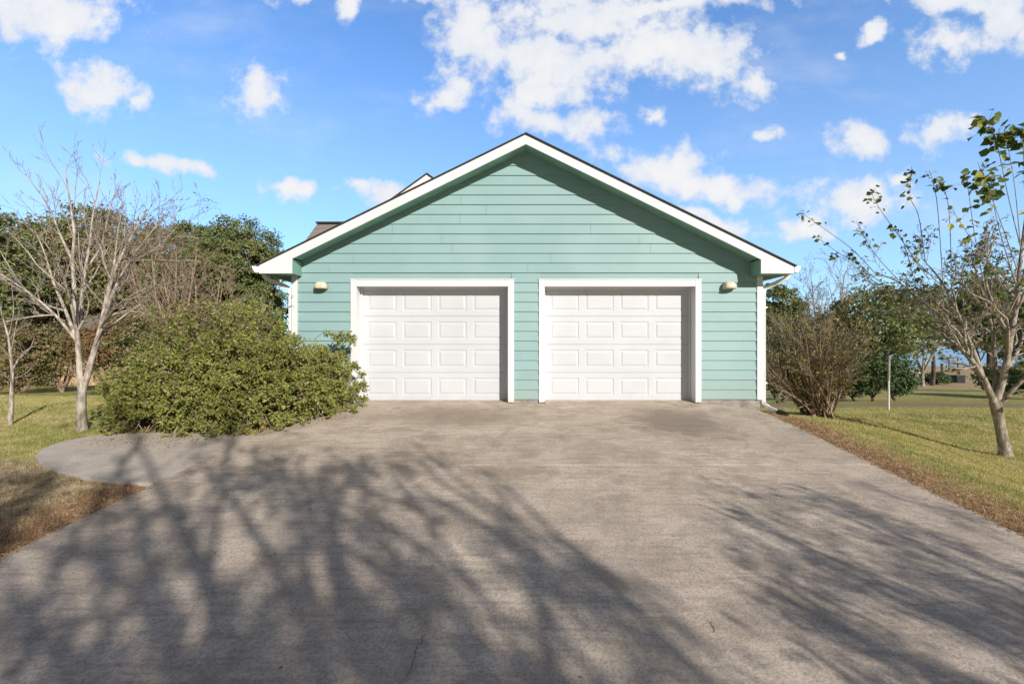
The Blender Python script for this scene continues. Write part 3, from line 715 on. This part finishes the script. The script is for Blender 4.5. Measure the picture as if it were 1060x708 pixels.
g0 = float(G(-24, 25)); smallhouse(-33, -22.5, 25.0, 31, g0, g0+2.6, g0+3.9, M['tan'], M['shingle'], 'tan brick house glimpsed through the brush at the left edge', win=[(-30, -28.8, g0+.9, g0+2.1), (-26, -24.8, g0+.9, g0+2.1)])

# ------------------------------------------------------------------ background, right
GR = 'trees beyond the right lawn'
bgtree('oak_tree', 812, 292, 395, 21, 62, 'dark oak just right of the garage corner, behind the leaning bush', 'oak', 61, group=GR, nclump=200, per=50, ls=.13)
baretree('bare_tree', 858, 268, 27, 70, 'leafless grey tree standing above the leaning bush', 62, 'bark_grey', 'grey_brush', 2, .1, stems=7, r0=.1, keep=.4, kids=(7, 6, 4))
bgtree('oak_tree', 908, 288, 398, 30, 112, 'spreading dark oak behind the white pole', 'oak', 63, group=GR, nclump=240, per=34, ls=.2, cr=1.0, inner=.3)
bgtree('oak_tree', 872, 306, 395, 24, 60, 'yellowish green tree between the leaning bush and the spreading oak', 'olive', 64, group=GR, nclump=150, per=40, ls=.15)
bgtree('oak_tree', 1020, 285, 372, 34, 80, 'green and brown tree behind the windblown tree on the lawn', 'olive', 65, group=GR, nclump=260, per=46, ls=.2, inner=.3, cr=.9)
bgtree('oak_tree', 965, 296, 360, 42, 80, 'loose olive tree standing above the strip of water', 'olive', 68, group=GR, nclump=150, per=44, ls=.22, inner=.3, cr=1.1)
bgtree('oak_tree', 1075, 270, 405, 30, 90, 'green tree at the right edge behind the windblown tree', 'oak', 66, group=GR, nclump=230, per=40, ls=.18)
baretree('bare_tree', 955, 290, 40, 95, 'fine leafless tree between the spreading oak and the water', 67, 'bark_grey', 'brush', 2, .1, stems=7, r0=.1, keep=.5, kids=(7, 5, 4))
GS = 'shrubs along the far side of the lawn'
for i, (cx, top, bot, Y, w, lb, mt, cr_) in enumerate([
        (806, 345, 414, 19, 60, 'dark shrub at the garage corner behind the leaning bush', 'dark', .5),
        (884, 374, 413, 21, 46, 'pale grey twiggy shrub left of the dark shrubs', 'grey_brush', .35),
        (902, 366, 413, 20, 44, 'dark green shrub left of the white pole', 'dark', .4),
        (928, 370, 412, 21, 34, 'dark green shrub right behind the white pole', 'dark', .4),
        (968, 386, 397, 44, 26, 'small dark bush standing alone in the far field', 'dark', .4),
        (1040, 380, 408, 26, 46, 'bright green shrub behind the trunk of the windblown tree', 'olive', .5),
        (1075, 375, 412, 24, 50, 'green shrub at the right edge of the lawn', 'dark', .5)]):
    bgtree('shrub', cx, top, bot, Y, w, lb, mt, 80+i, 'shrub', GS, nclump=90, per=46, ls=.11 if Y < 25 else .16, low=.05, cr=cr_)
g0 = float(G(27, 38)); smallhouse(26.6, 29.6, 37, 40, g0, g0+1.1, g0+2.5, M['plaster'], M['greyroof'], 'low cream building with a pale roof half hidden behind dark shrubs')
# small things in the far field
M['blue'] = simple('blue_paint', (.20, .34, .42), .5, .1)
M['wood'] = simple('old_wood', (.12, .09, .07), .9, .3)
M['black'] = simple('black_plastic', (.012, .012, .012), .6)
p = pt(941, 385, 62); zg = float(G(p[0], 62)); t = empty('shed', (p[0], 62, zg), 'small shed with a pale blue hipped roof by the water', 'shed')
m = MB(); m.box(p[0]-.9, p[0]+.9, 61.2, 62.8, zg-.2, zg+.9); m.build('wall', M['plaster'], t)
m = MB(); A = [(p[0]-1.15, 60.9, zg+.9), (p[0]+1.15, 60.9, zg+.9), (p[0]+1.15, 63.1, zg+.9), (p[0]-1.15, 63.1, zg+.9)]; B = [(p[0]-.5, 62, zg+1.75), (p[0]+.5, 62, zg+1.75)]
m.V = A+B; m.F = [[0, 1, 5, 4], [2, 3, 4, 5], [1, 2, 5], [3, 0, 4], [3, 2, 1, 0]]; m.build('roof', M['blue'], t)
p = pt(991, 396, 46); zg = float(G(p[0], 46)); t = empty('storage_box', (p[0], 46, zg), 'black square box standing in the dry far field', 'box')
m = MB(); m.box(p[0]-.42, p[0]+.42, 45.6, 46.4, zg, zg+.72); m.build('body', M['black'], t, .03); m = MB(); m.box(p[0]-.46, p[0]+.46, 45.56, 46.44, zg+.724, zg+.80); m.build('lid', M['black'], t, .02)
p = pt(975, 390, 48); zg = float(G(p[0], 48)); m = MB(); m.sweep([(p[0], 48, zg-.2), (p[0]+.02, 48, zg+1.0), (p[0], 48, zg+1.9)], .2, .2, k=8, up=(0, 1, 0)); m.sweep([(p[0], 48, zg+1.9), (p[0], 48, zg+2.0)], .3, .3, k=8, up=(0, 1, 0))
tag(m.build('post', M['wood']), 'dark wooden post beside the small dark bush in the far field', 'post')
p = pt(987, 385, 75); zg = float(G(p[0], 75)); t = empty('wooden_gateway', (p[0], 75, zg), 'open wooden frame of two posts and a rail near the water', 'gateway')
for dx in (-.7, .7): m = MB(); m.box(p[0]+dx-.07, p[0]+dx+.07, 74.93, 75.07, zg-.2, zg+2.3); m.build('post', M['wood'], t)
m = MB(); m.box(p[0]-.9, p[0]+.9, 74.92, 75.06, zg+2.304, zg+2.44); m.build('rail', M['wood'], t)
# white pole on the lawn
p = pt(920, 423, 13.2); zg = float(G(p[0], 13.2)); t = empty('pole', (p[0], 13.2, zg), 'thin white pole with a weathered upper half standing on the lawn', 'pole')
m = MB(); m.sweep([(p[0], 13.2, zg-.1), (p[0], 13.2, zg+.88)], .045, .045, k=10, up=(0, 1, 0)); m.build('lower_pole', M['gutter'], t)
m = MB(); m.sweep([(p[0], 13.2, zg+.86), (p[0]+.01, 13.2, zg+1.58)], .06, .06, k=10, up=(0, 1, 0)); m.build('upper_pole', M['bark_grey'], t)
m = MB(); m.sweep([(p[0]-.01, 13.2, zg+1.5), (p[0]+.10, 13.18, zg+1.6)], .05, .03, k=8, up=(0, 1, 0)); m.build('bracket', M['found'], t)
# opposite shore: a low wood reading as one mass
rg = np.random.default_rng(77); n = 9000; X_ = rg.uniform(-1200, 2400, n); Yv = rg.uniform(895, 960, n); hz_ = 5+4*np.sin(X_*.013)+3*np.sin(X_*.05)
P = np.stack([X_, Yv, -3.6 + rg.random(n)*np.maximum(hz_, 2)], 1)
o = leaves('far_wood', P, rg.normal(size=(n, 3)), rg.normal(size=(n, 3))+[0, -1, .5], 9., 7., M['olive'], None); tag(o, 'low wooded shore far across the water', 'trees', None, 'stuff')

# ------------------------------------------------------------------ leaning bush by the garage corner
Yb = 9.7; b = pt(846, 428, Yb); zb = float(G(b[0], Yb)); root = empty('bush', (b[0], Yb, zb), 'fan-shaped reddish bush leaning toward the garage corner on the lawn', 'bush')
g_ = Grow(31, kids=(9, 5), wob=.06, up=.02, ratio=.42, spread=.6, twig=.0032, start=.3); rg = g_.r
for i in range(120):
    t_ = rg.random()**.9; ex = 778 + 104*t_ + rg.normal()*6; ey = 326 + 60*abs(t_-.55)**1.3 + rg.random()*60
    if ex < 800: ey = min(ey, 372)
    e = pt(ex, ey, Yb + rg.normal()*.55); s0 = np.array([b[0]+.22*rg.uniform(-1, .8), Yb+.15*rg.normal(), zb-.03])
    mid = s0*.5+e*.5 + np.array([.10*(t_-.5), 0, .04])
    g_.limb([s0, mid, e], .016+.008*rg.random(), .005, 10)
g_.tube_objs(root, M['bark_brown'], M['twig_red'], ('stems', 'twigs'))
g_.tip_leaves(root, 'leaves', M['brush'], 4, .042, .5, keep=.6)
g_.tip_leaves(root, 'leaves', M['shrub'], 3, .050, .55, keep=.5)

# ------------------------------------------------------------------ pale bare multi-stemmed tree on the left
Ym = 6.9; b = pt(85, 443, Ym); zb = float(G(b[0], Ym)); root = empty('bare_tree', (b[0], Ym, zb), 'pale leafless multi-stemmed tree standing left of the green shrub', 'tree')
g_ = Grow(7, kids=(10, 6, 3), wob=.13, up=.07, ratio=.38, spread=.62, twig=.0030, start=.22); rg = g_.r
g_.big.append((np.array([pt(85, 448, Ym), pt(85, 441, Ym), pt(84, 425, Ym), pt(84, 408, Ym)]), np.array([.085, .068, .060, .062])))
LB = [([(84,410,0),(82,375,0),(80,345,-.02),(77,300,.05),(75,262,.1),(77,228,.1),(73,192,.15),(68,150,.2)], .042, .008),
      ([(80,345,0),(84,312,.15),(88,275,.25),(93,240,.3),(96,205,.3),(103,160,.35)], .030, .006),
      ([(84,412,0),(94,375,.05),(104,340,.1),(112,302,.05),(122,266,0),(136,232,-.05),(152,196,-.1)], .046, .007),
      ([(104,340,.1),(117,304,-.1),(134,264,-.2),(150,236,-.3),(170,205,-.3)], .030, .006),
      ([(98,358,.05),(112,330,.1),(132,322,.15),(162,328,.2)], .016, .005),
      ([(78,348,0),(68,322,.1),(56,292,.2),(46,252,.3),(36,222,.3)], .026, .005),
      ([(79,352,0),(56,325,-.1),(30,303,-.2),(-4,276,-.3)], .024, .005),
      ([(56,326,-.1),(32,328,-.2),(0,334,-.35)], .015, .004),
      ([(75,262,.1),(62,228,.2),(50,192,.25),(26,150,.3)], .018, .004),
      ([(88,275,.25),(104,245,.4),(112,205,.5),(120,168,.5)], .018, .004),
      ([(112,302,.05),(118,268,.3),(122,226,.5),(128,186,.6)], .020, .004),
      ([(122,266,0),(146,262,-.2),(180,262,-.3)], .014, .004),
      ([(68,322,.1),(40,312,.4),(20,290,.6),(0,250,.7)], .018, .004),
      ([(134,264,-.2),(160,248,-.4),(186,215,-.5)], .014, .004),
      ([(80,345,0),(70,300,-.3),(58,262,-.5),(44,235,-.6)], .020, .004),
      ([(104,340,.1),(120,318,-.4),(148,300,-.7),(176,292,-.8)], .018, .004)]
for L, r0, r1 in LB: g_.limb([pt(x, y if y > 300 else 300-(300-y)*.80, Ym+d*1.3) for x, y, d in L], r0, r1, 18)
g_.tube_objs(root, M['bark_pale'], M['bark_grey'])
# small sapling at the far left
Ys = 7.2; b = pt(10, 446, Ys); zb = float(G(b[0], Ys)); root = empty('sapling', (b[0], Ys, zb), 'small leafless pale sapling at the left edge of the lawn', 'tree')
g_ = Grow(17, kids=(4, 3, 2), wob=.13, up=.05, ratio=.42, twig=.0028)
for L, r0, r1 in [([(10,448),(12,410),(13,388),(11,368),(8,345)], .034, .012), ([(12,385),(22,368),(36,356)], .014, .004), ([(11,368),(16,340),(22,315)], .012, .004), ([(9,350),(2,325),(-4,300)], .013, .004), ([(9,348),(14,322),(12,296)], .012, .004), ([(12,392),(24,388),(38,376)], .010, .004)]:
    g_.limb([pt(x, y, Ys) for x, y in L], r0, r1, 12)
g_.tube_objs(root, M['bark_pale'], M['bark_grey'])

# ------------------------------------------------------------------ windblown tree on the right lawn
Yt = 7.55; b = pt(1040, 470, Yt); zb = float(G(b[0], Yt)); root = empty('windblown_tree', (b[0], Yt, zb), 'small tree with pale bark and wind-tossed leaves on the right lawn', 'tree')
g_ = Grow(5, kids=(12, 8, 4), wob=.19, up=.03, ratio=.42, spread=.75, twig=.0034, start=.2, wind=(-.03, 0, 0)); rg = g_.r
g_.big.append((np.array([pt(1041, 474, Yt), pt(1040, 466, Yt), pt(1036, 445, Yt), pt(1030, 416, Yt)]), np.array([0.108, .080, .069, .078])))
LT = [([(1030,420,0),(1018,392,0),(1004,371,-.05),(986,354,-.1),(962,342,-.2),(936,322,-.2)], .040, .006),
      ([(1018,392,0),(1003,352,.1),(990,322,.2),(975,292,.3),(955,268,.3)], .030, .006),
      ([(1031,418,0),(1040,385,0),(1046,350,0),(1053,312,.1),(1055,280,.1),(1062,222,.1)], .042, .012),
      ([(1034,420,0),(1050,402,-.1),(1074,376,-.2),(1090,340,-.2)], .030, .008),
      ([(1030,416,0),(1030,380,.15),(1027,342,.2),(1016,300,.3),(1006,268,.3)], .030, .006),
      ([(1004,371,0),(992,345,-.3),(962,318,-.4),(930,292,-.5),(905,282,-.5)], .022, .005),
      ([(1046,350,0),(1030,320,-.3),(1020,285,-.4),(1030,245,-.4)], .022, .006),
      ([(1016,396,0),(1012,366,.3),(1000,335,.5),(996,300,.6)], .020, .005),
      ([(990,322,.2),(966,312,.3),(944,300,.4),(920,305,.4)], .014, .004),
      ([(1053,312,.1),(1035,290,.4),(1018,262,.5)], .018, .005),
      ([(1040,385,0),(1055,360,.3),(1068,320,.4),(1075,280,.4)], .024, .006)]
def wy(x): return Yt + max(0, 1005-x)/100*1.1
for L, r0, r1 in LT: g_.limb([pt(x, y, wy(x)+max(d, -.2)*1.2) for x, y, d in L], r0*1.3, r1*1.3, 16)
g_.tube_objs(root, M['bark_mid'], M['bark_grey'])
g_.tip_leaves(root, 'leaves', M['olive'], 2, .05, .6, keep=.5)
g_.tip_leaves(root, 'leaves', M['big'], 1, .10, .8, keep=.13, wind=(-.5, 0, 0))
whips = [([(962,290),(940,258),(908,212),(902,196)], 9, .9), ([(905,282),(882,258),(852,236),(827,219)], 8, .8), ([(958,272),(951,224),(942,203),(944,172)], 13, .9),
         ([(976,292),(970,210),(962,176)], 7, .7), ([(985,280),(982,215),(974,188)], 10, .8), ([(1050,290),(1035,240),(1028,205),(1030,180)], 16, 1.35),
         ([(1053,280),(1036,230),(1012,168)], 15, 1.3), ([(1058,262),(1044,205),(1032,150),(1020,122)], 22, 1.3), ([(1056,250),(1050,190),(1040,135)], 16, 1.25),
         ([(1062,230),(1060,170),(1058,130)], 18, 1.3), ([(895,278),(868,262),(842,243)], 5, .7), ([(930,290),(905,262),(888,232)], 8, .8), ([(945,285),(935,250),(925,236)], 9, .8),
         ([(1040,300),(1012,258),(985,216)], 8, .9), ([(905,296),(880,272),(860,262)], 5, .7), ([(1055,300),(1075,220),(1072,160)], 16, 1.3), ([(925,300),(902,285),(880,262)], 10, .7), ([(1020,300),(1010,250),(1000,180)], 8, 1.2)]
tp, td, tl, wl = [], [], [], []
for L, n, sc in whips:
    P = spline([pt(x, y, wy(x)+rg.normal()*.08) for x, y in L], 12); wl.append((P, np.linspace(.008, .0035, 12)))
    e = P[-1]
    for q in range(int(n*2.1)):
        t_ = 1 - rg.random()**1.6*.34; j = int(t_*10.99); base = P[j] + rg.normal(size=3)*.015
        sd_ = unit(rg.normal(size=3)); dst = rg.random()*.18*sc; tw_ = base + sd_*dst; wl.append((np.array([base, (base+tw_)/2+[0, 0, .01], tw_]), np.array([.0025, .002, .0015])))
        tp.append(tw_); td.append(np.array([-.9, 0, -.25])+rg.normal(size=3)*.45); tl.append(.115*sc*(.6+.6*rg.random()))
V, Fa = tubes(wl, 5); npmesh('whips', V, Fa, M['bark_brown'], root, True)
tl = np.array(tl); roundleaves('leaves', tp, td, rg.normal(size=(len(tp), 3))*.5+[.2, -.6, .6], tl*rg.uniform(.6, 1.2, len(tl)), tl*.85, M['big'], root)

# ------------------------------------------------------------------ the big green shrub left of the doors
root = empty('green_shrub', (-4.4, 7.4, plane(7.4)-.03), 'large sprawling green shrub spilling over the driveway beside the left garage door', 'shrub')
g_ = Grow(91, kids=(7, 5), wob=.16, up=-.005, ratio=.36, spread=.8, twig=.0030, start=.35); rg = g_.r
def shr(c, rad, nst, yspan):
    for i in range(nst):
        s0 = np.array([c[0]+rg.normal()*.25, c[1]+rg.normal()*.2, plane(c[1])-.05]); a = rg.random()*2*math.pi; el = math.acos(rg.random()*1.02-.02)
        u = np.array([math.cos(a)*math.sin(el), math.sin(a)*math.sin(el), math.cos(el)])
        f_ = .80+.24*rg.random(); e = np.array([c[0], c[1], plane(c[1])]) + u*np.array(rad)*f_; e[2] = max(e[2], plane(e[1])+.06)
        if e[1] > 8.46: e[1] = 8.46
        mid = s0*.5+e*.5 + np.array([0, 0, .22*rad[2]*(1-u[2])]); g_.limb([s0, mid, e], .012, .004, 10)
shr((-4.75, 7.35), (1.40, .95, 1.42), 190, 0)
shr((-3.95, 7.45), (1.05, .98, 1.40), 130, 0)
shr((-5.55, 7.10), (.62, .55, .85), 60, 0)
shr((-3.40, 7.75), (.72, .60, 1.12), 70, 0)
for L in ([(335,372),(352,355),(362,352)], [(340,388),(354,382),(366,379)], [(344,405),(360,402),(374,400)], [(340,395),(360,400),(372,412)], [(325,352),(338,343),(352,350)], [(345,410),(358,420),(368,428)], [(330,380),(345,365),(372,388)]):
    g_.limb([pt(x, y, 8.1) for x, y in L], .006, .003, 8, 0)
for i in range(40):   # loose shoots standing out of the mound
    a = rg.random()*.72; c0 = np.array([-5.7+2.6*a, 7.2+.5*rg.random(), 0]); c0[2] = plane(c0[1])+.9+.35*math.sin(a*3.1)
    e = c0 + np.array([rg.normal()*.35, -.1+rg.normal()*.25, .42+.25*rg.random()]); g2 = g_.add; Pq = spline([c0, (c0+e)/2+rg.normal(size=3)*.04, e], 7); g_.add(Pq, .006, .003, 1)
V, Fa = tubes(g_.big, 5); npmesh('stems', V, Fa, M['bark_brown'], root, True)
V, Fa = tubes(g_.small, 3); npmesh('twigs', V, Fa, M['bark_brown'], root, True)
# leaves must stay clear of the wall
def ok(p): return p[1] < 8.5 and p[2] > plane(p[1])+.01
lf = g_.tip_leaves(root, 'leaves', M['shrub'], 7, .047, .68, droop=.0, jit=.022, filt=ok)
print('shrub tips', len(g_.tips))
# plant with broad dark leaves by the left downspout
root = empty('broadleaf_plant', (-4.75, 9.0, -.1), 'broad-leaved dark plant beside the left downspout behind the shrub', 'plant')
rg = np.random.default_rng(4); wl, tp, td, tl = [], [], [], []
for i in range(10):
    e = pt(282+rg.normal()*6, 306+rg.random()*30, 9.0+rg.normal()*.15); s0 = np.array([-4.7+rg.normal()*.05, 9.0, -.12]); P = spline([s0, (s0+e)/2, e], 8); wl.append((P, np.linspace(.014, .006, 8)))
    for q in range(7): tp.append(P[-1-rg.integers(0, 3)]+rg.normal(size=3)*.03); td.append(rg.normal(size=3)*.7+[0, -.2, -.25]); tl.append(.16+.12*rg.random())
V, Fa = tubes(wl, 5); npmesh('stems', V, Fa, M['bark_brown'], root, True); tl = np.array(tl); roundleaves('leaves', tp, td, rg.normal(size=(len(tp), 3))*.4+[0, -.6, .6], tl, tl*.5, M['dark'], root)

# ------------------------------------------------------------------ trees behind the camera whose shade falls on the drive
def shade_base(p, kk): q = np.array(p[:2]) + np.array([SX*kk, -kk]); return q
root_xy = shade_base(gnd(440, 700), 12.0); zb = float(G(*root_xy)); root = empty('shade_tree', (*root_xy, zb), 'tall leafy oak behind the viewpoint, shading the left of the driveway', 'tree')
b0 = np.array([*root_xy, zb-.1])
g_ = Grow(103, kids=(6, 4, 3), wob=.15, up=.02, ratio=.46, spread=1.05, twig=.008, start=.3); rg = g_.r
fork = b0+[0, 0, 5.6]; g_.big.append((spline([b0, b0+[.1, 0, 3], fork], 8), np.linspace(.26, .17, 8)))
def shade_px(p):
    """where the shade of a point falls on the drive, as seen in the photograph"""
    t = (p[2] - plane(p[1])) / (SZ + SL); q = p + np.array([-SX, 1, -SZ])*t
    y = max(q[1], .8); return CX + q[0]*F/y, HZ + (CAMZ-q[2])*F/y
HOLES = [(250,537,26,20),(185,580,34,22),(350,522,24,11),(130,628,30,24),(322,590,22,13),(240,665,44,16),(60,640,36,18),(480,568,34,26),(352,625,24,20),(400,505,22,8),(470,500,26,9),(300,545,14,9),(520,640,26,18),(90,590,20,12),(560,560,24,20),(30,690,24,12),(440,640,14,18),(600,690,20,12),(150,510,20,8),(100,475,24,6),(60,515,20,8),(20,480,20,8),(50,540,34,12),(130,595,20,8),(380,580,22,12),(420,540,14,12),(290,640,16,8),(180,690,30,10),(370,690,20,14),(470,600,18,10),(560,630,18,10),(660,700,14,10),(230,480,16,5),(200,540,10,10),(70,455,26,6),(150,455,26,5),(90,472,34,14),(160,480,36,10),(60,560,16,10),(210,610,12,8),(280,700,20,8),(430,575,14,8),(520,520,10,8),(100,680,24,10),(0,620,20,16),(20,570,16,10)]
def prune_a(p):
    x, y = shade_px(p)
    if x > 245 and y < 464: return True
    if x > 60 and y < 425: return True
    if x > np.interp(y, [462, 480, 520, 600, 708, 900], [455, 500, 570, 670, 800, 900]): return True
    for (hx, hy, rx_, ry_) in HOLES:
        if ((x-hx)/rx_)**2 + ((y-hy)/ry_)**2 < 1.6: return rg.random() < .93
    return False
def prune_b(p):
    x, y = shade_px(p)
    return y < np.interp(x, [700, 760, 900, 1060, 1300], [503, 500, 492, 525, 560]) or x < np.interp(y, [500, 560, 620, 708, 900], [700, 742, 765, 850, 950])
g_.prune = prune_a
# limbs aimed so that their tips shade given places on the drive
def aim(px, py, kk): q = gnd(px, py); return q + np.array([SX, -1, SZ])*kk
for (px_, py_, kk, r) in ((180, 520, 12.5, .10), (330, 480, 12.5, .10), (60, 610, 12, .09), (430, 560, 12, .08), (250, 650, 12, .08), (520, 500, 12.5, .07), (100, 500, 13, .07), (640, 640, 11.5, .06), (380, 470, 13.5, .07), (20, 560, 12.5, .06), (300, 560, 13, .08), (60, 480, 13, .06), (120, 470, 14, .06), (-60, 600, 12, .06), (30, 520, 13, .06), (130, 435, 14.5, .06), (240, 440, 14, .06), (150, 450, 13.5, .06), (-20, 530, 12.5, .06), (300, 600, 12, .06), (140, 560, 12, .06), (400, 640, 12, .06), (700, 700, 11, .06), (500, 560, 12, .06), (200, 470, 13, .07), (560, 600, 12, .06)):
    e = aim(px_, py_, kk+rg.normal()*.6); g_.limb([fork - [0, 0, rg.random()*.8], fork*.5+e*.5+rg.normal(size=3)*.55, e], r*1.0, .02, 12)
for (px_, py_) in ((290, 474), (350, 474), (410, 478), (330, 502), (385, 532), (395, 560), (405, 600), (415, 655), (365, 548), (440, 522), (520, 508), (350, 500), (280, 492), (440, 490), (400, 486), (240, 498), (310, 478), (450, 476), (290, 565), (240, 585), (340, 640), (470, 700), (110, 560), (140, 600), (190, 630), (540, 540), (270, 610), (380, 700)):
    e = aim(px_, py_, 12.6+rg.normal()*.5); b_ = fork*.35+e*.65+rg.normal(size=3)*.4; g_.add(spline([b_, (b_+e)/2+rg.normal(size=3)*.12, e], 7), .035, .012, 1)
g_.tube_objs(root, M['bark_dark'])
g_.tip_leaves(root, 'crown', M['oak'], 10, .090, .7, jit=.12, keep=.70, filt=lambda p: not prune_a(p))
root_xy = shade_base(gnd(1180, 760), 5.0); zb = float(G(*root_xy)); root = empty('shade_tree', (*root_xy, zb), 'small twiggy tree behind the viewpoint, shading the right of the driveway', 'tree')
b0 = np.array([*root_xy, zb-.1]); g_ = Grow(205, kids=(6, 5, 4), wob=.10, up=.02, ratio=.45, spread=.55, twig=.004, start=.25); rg = g_.r
g_.prune = prune_b
fork = b0+[0, 0, 1.0]; g_.big.append((spline([b0, fork], 5), np.linspace(.08, .06, 5)))
for (px_, py_, kk, r) in ((720, 520, 7.0, .035), (800, 560, 6.8, .035), (900, 540, 7.2, .035), (980, 590, 6.8, .035), (840, 640, 6.5, .035), (1040, 620, 7, .03), (940, 680, 6, .03), (780, 600, 6.5, .03), (1060, 570, 7.3, .03), (760, 530, 7., .03), (850, 525, 7.1, .03), (960, 550, 7., .03), (1010, 660, 6.5, .03), (880, 700, 6., .03), (760, 690, 6.3, .03), (1080, 690, 6.5, .03), (870, 590, 7., .03)):
    e = aim(px_, py_, kk); g_.limb([fork-[0, 0, rg.random()*.4], fork*.55+e*.45+rg.normal(size=3)*.12, e], r, .01, 12)
g_.tube_objs(root, M['bark_pale'], M['bark_grey'])
g_.tip_leaves(root, 'crown', M['oak'], 10, .055, .5, jit=.08, keep=.85, filt=lambda p: not prune_b(p))

# ------------------------------------------------------------------ grass, straw and fallen leaves
rg = np.random.default_rng(1234)
padp = np.array(ppts)
def inpoly(x, y, P):
    ins = np.zeros(len(x), bool); j = len(P)-1
    for i in range(len(P)):
        c = ((P[i, 1] > y) != (P[j, 1] > y)) & (x < (P[j, 0]-P[i, 0])*(y-P[i, 1])/(P[j, 1]-P[i, 1]+1e-12)+P[i, 0]); ins ^= c; j = i
    return ins
def scatter(n, ymax, p=1.0):
    y = 1.6 + (ymax-1.6)*rg.random(n)**p; u = rg.random(n)
    xr = eR(y) - np.clip((y-7.5)*1.2, 0, 1.0) + u*np.maximum(1.16*y+.5-eR(y), .0); xl = eL(y) - u*np.maximum(1.16*y+.5+eL(y), 0)
    side = rg.random(n) < .56; x = np.where(side, xr, xl); w = np.where(side, 1.16*y+.5-eR(y), 1.16*y+.5+eL(y)) > 0
    kk = w & ~inpoly(x, y, padp) & ~((x > WL-.02) & (x < WR+.02) & (y > D0-.1)) & ~((y > 7.55) & (x > 0) & (x < np.interp(y, [7.6, 7.95, 8.2, 8.4, 8.57], [4.33, 4.27, 4.1, 3.84, 3.52])))
    return x[kk], y[kk]
def blades(name, n, ymax, p, hl, wd, mt, label, flat=False):
    x, y = scatter(n, ymax, p); n = len(x); z = G(x, y)-.003; sc = (1 + np.clip(y-5, 0, 20)*.10)
    a = rg.random(n)*2*math.pi; h = hl*(.5+.8*rg.random(n))*np.minimum(sc, 1.6); w = wd*sc*(.7+.6*rg.random(n))
    lean = .45 if not flat else 3.
    T = np.stack([rg.normal(size=n)*lean, rg.normal(size=n)*lean, np.ones(n)], 1); T = unit(T)*h[:, None]
    S_ = np.stack([np.cos(a)*w/2, np.sin(a)*w/2, np.zeros(n)], 1); P = np.stack([x, y, z], 1)
    V = np.stack([P-S_, P+S_, P+T], 1).reshape(-1, 3); i = np.arange(n)*3
    o = npmesh(name, V, np.stack([i, i+1, i+2], 1), mt); return tag(o, label, 'grass', None, 'stuff')
blades('grass', 460000, 15, 1.5, .030, .0052, M['blade'], 'short mown grass covering both lawns')
# straw: flat-lying litter close to the slab edges
n = 26000; y = 2. + 7.2*rg.random(n); sd_ = rg.random(n) < .5
off = np.abs(rg.normal(size=n))*.26 - .03
x = np.where(sd_, eR(y)+off*1.1, eL(y)-off*1.8); kk = ~((~sd_) & (y > 4.7)); x, y = x[kk], y[kk]; n = len(x)
onp = (x < eR(y)) & (x > eL(y)); z = np.where(onp, plane(y), G(x, y)) + .004 + .02*rg.random(n)*(~onp)
D_ = np.stack([rg.normal(size=n), rg.normal(size=n), rg.normal(size=n)*.22], 1); l = .02+.05*rg.random(n)
o = leaves('straw_litter', np.stack([x, y, z], 1), D_, np.tile([0, 0, 1.], (n, 1))+rg.normal(size=(n, 3))*.2, l, .004+l*.10*rg.random(n), M['straw'], None, .03); tag(o, 'reddish dry straw along the driveway edges', 'litter', None, 'stuff')
n = 320; y = 1.9+6.6*rg.random(n)**.8; x = eL(y)+(eR(y)-eL(y))*rg.random(n); x[:150] = eL(y[:150])+np.abs(rg.normal(size=150))*.9; y[:60] = 6.3+2*rg.random(60)
qa = rg.random(900); n2_ = len(qa); x2 = -5.7+3.1*qa+rg.normal(size=n2_)*.1; y2 = 6.28+np.maximum(0, qa-.45)*2.6+rg.normal(size=n2_)*.16-.02; x = np.concatenate([x, x2]); y = np.concatenate([y, y2]); n = len(x)
D_ = np.stack([rg.normal(size=n), rg.normal(size=n), rg.normal(size=n)*.1], 1); l = .012+.022*rg.random(n)
o = leaves('fallen_leaves', np.stack([x, y, plane(y)+.005], 1), D_, np.tile([0, 0, 1.], (n, 1)), l, l*.55, M['straw'], None, .12); tag(o, 'small dry leaves scattered on the driveway', 'leaves', None, 'stuff')
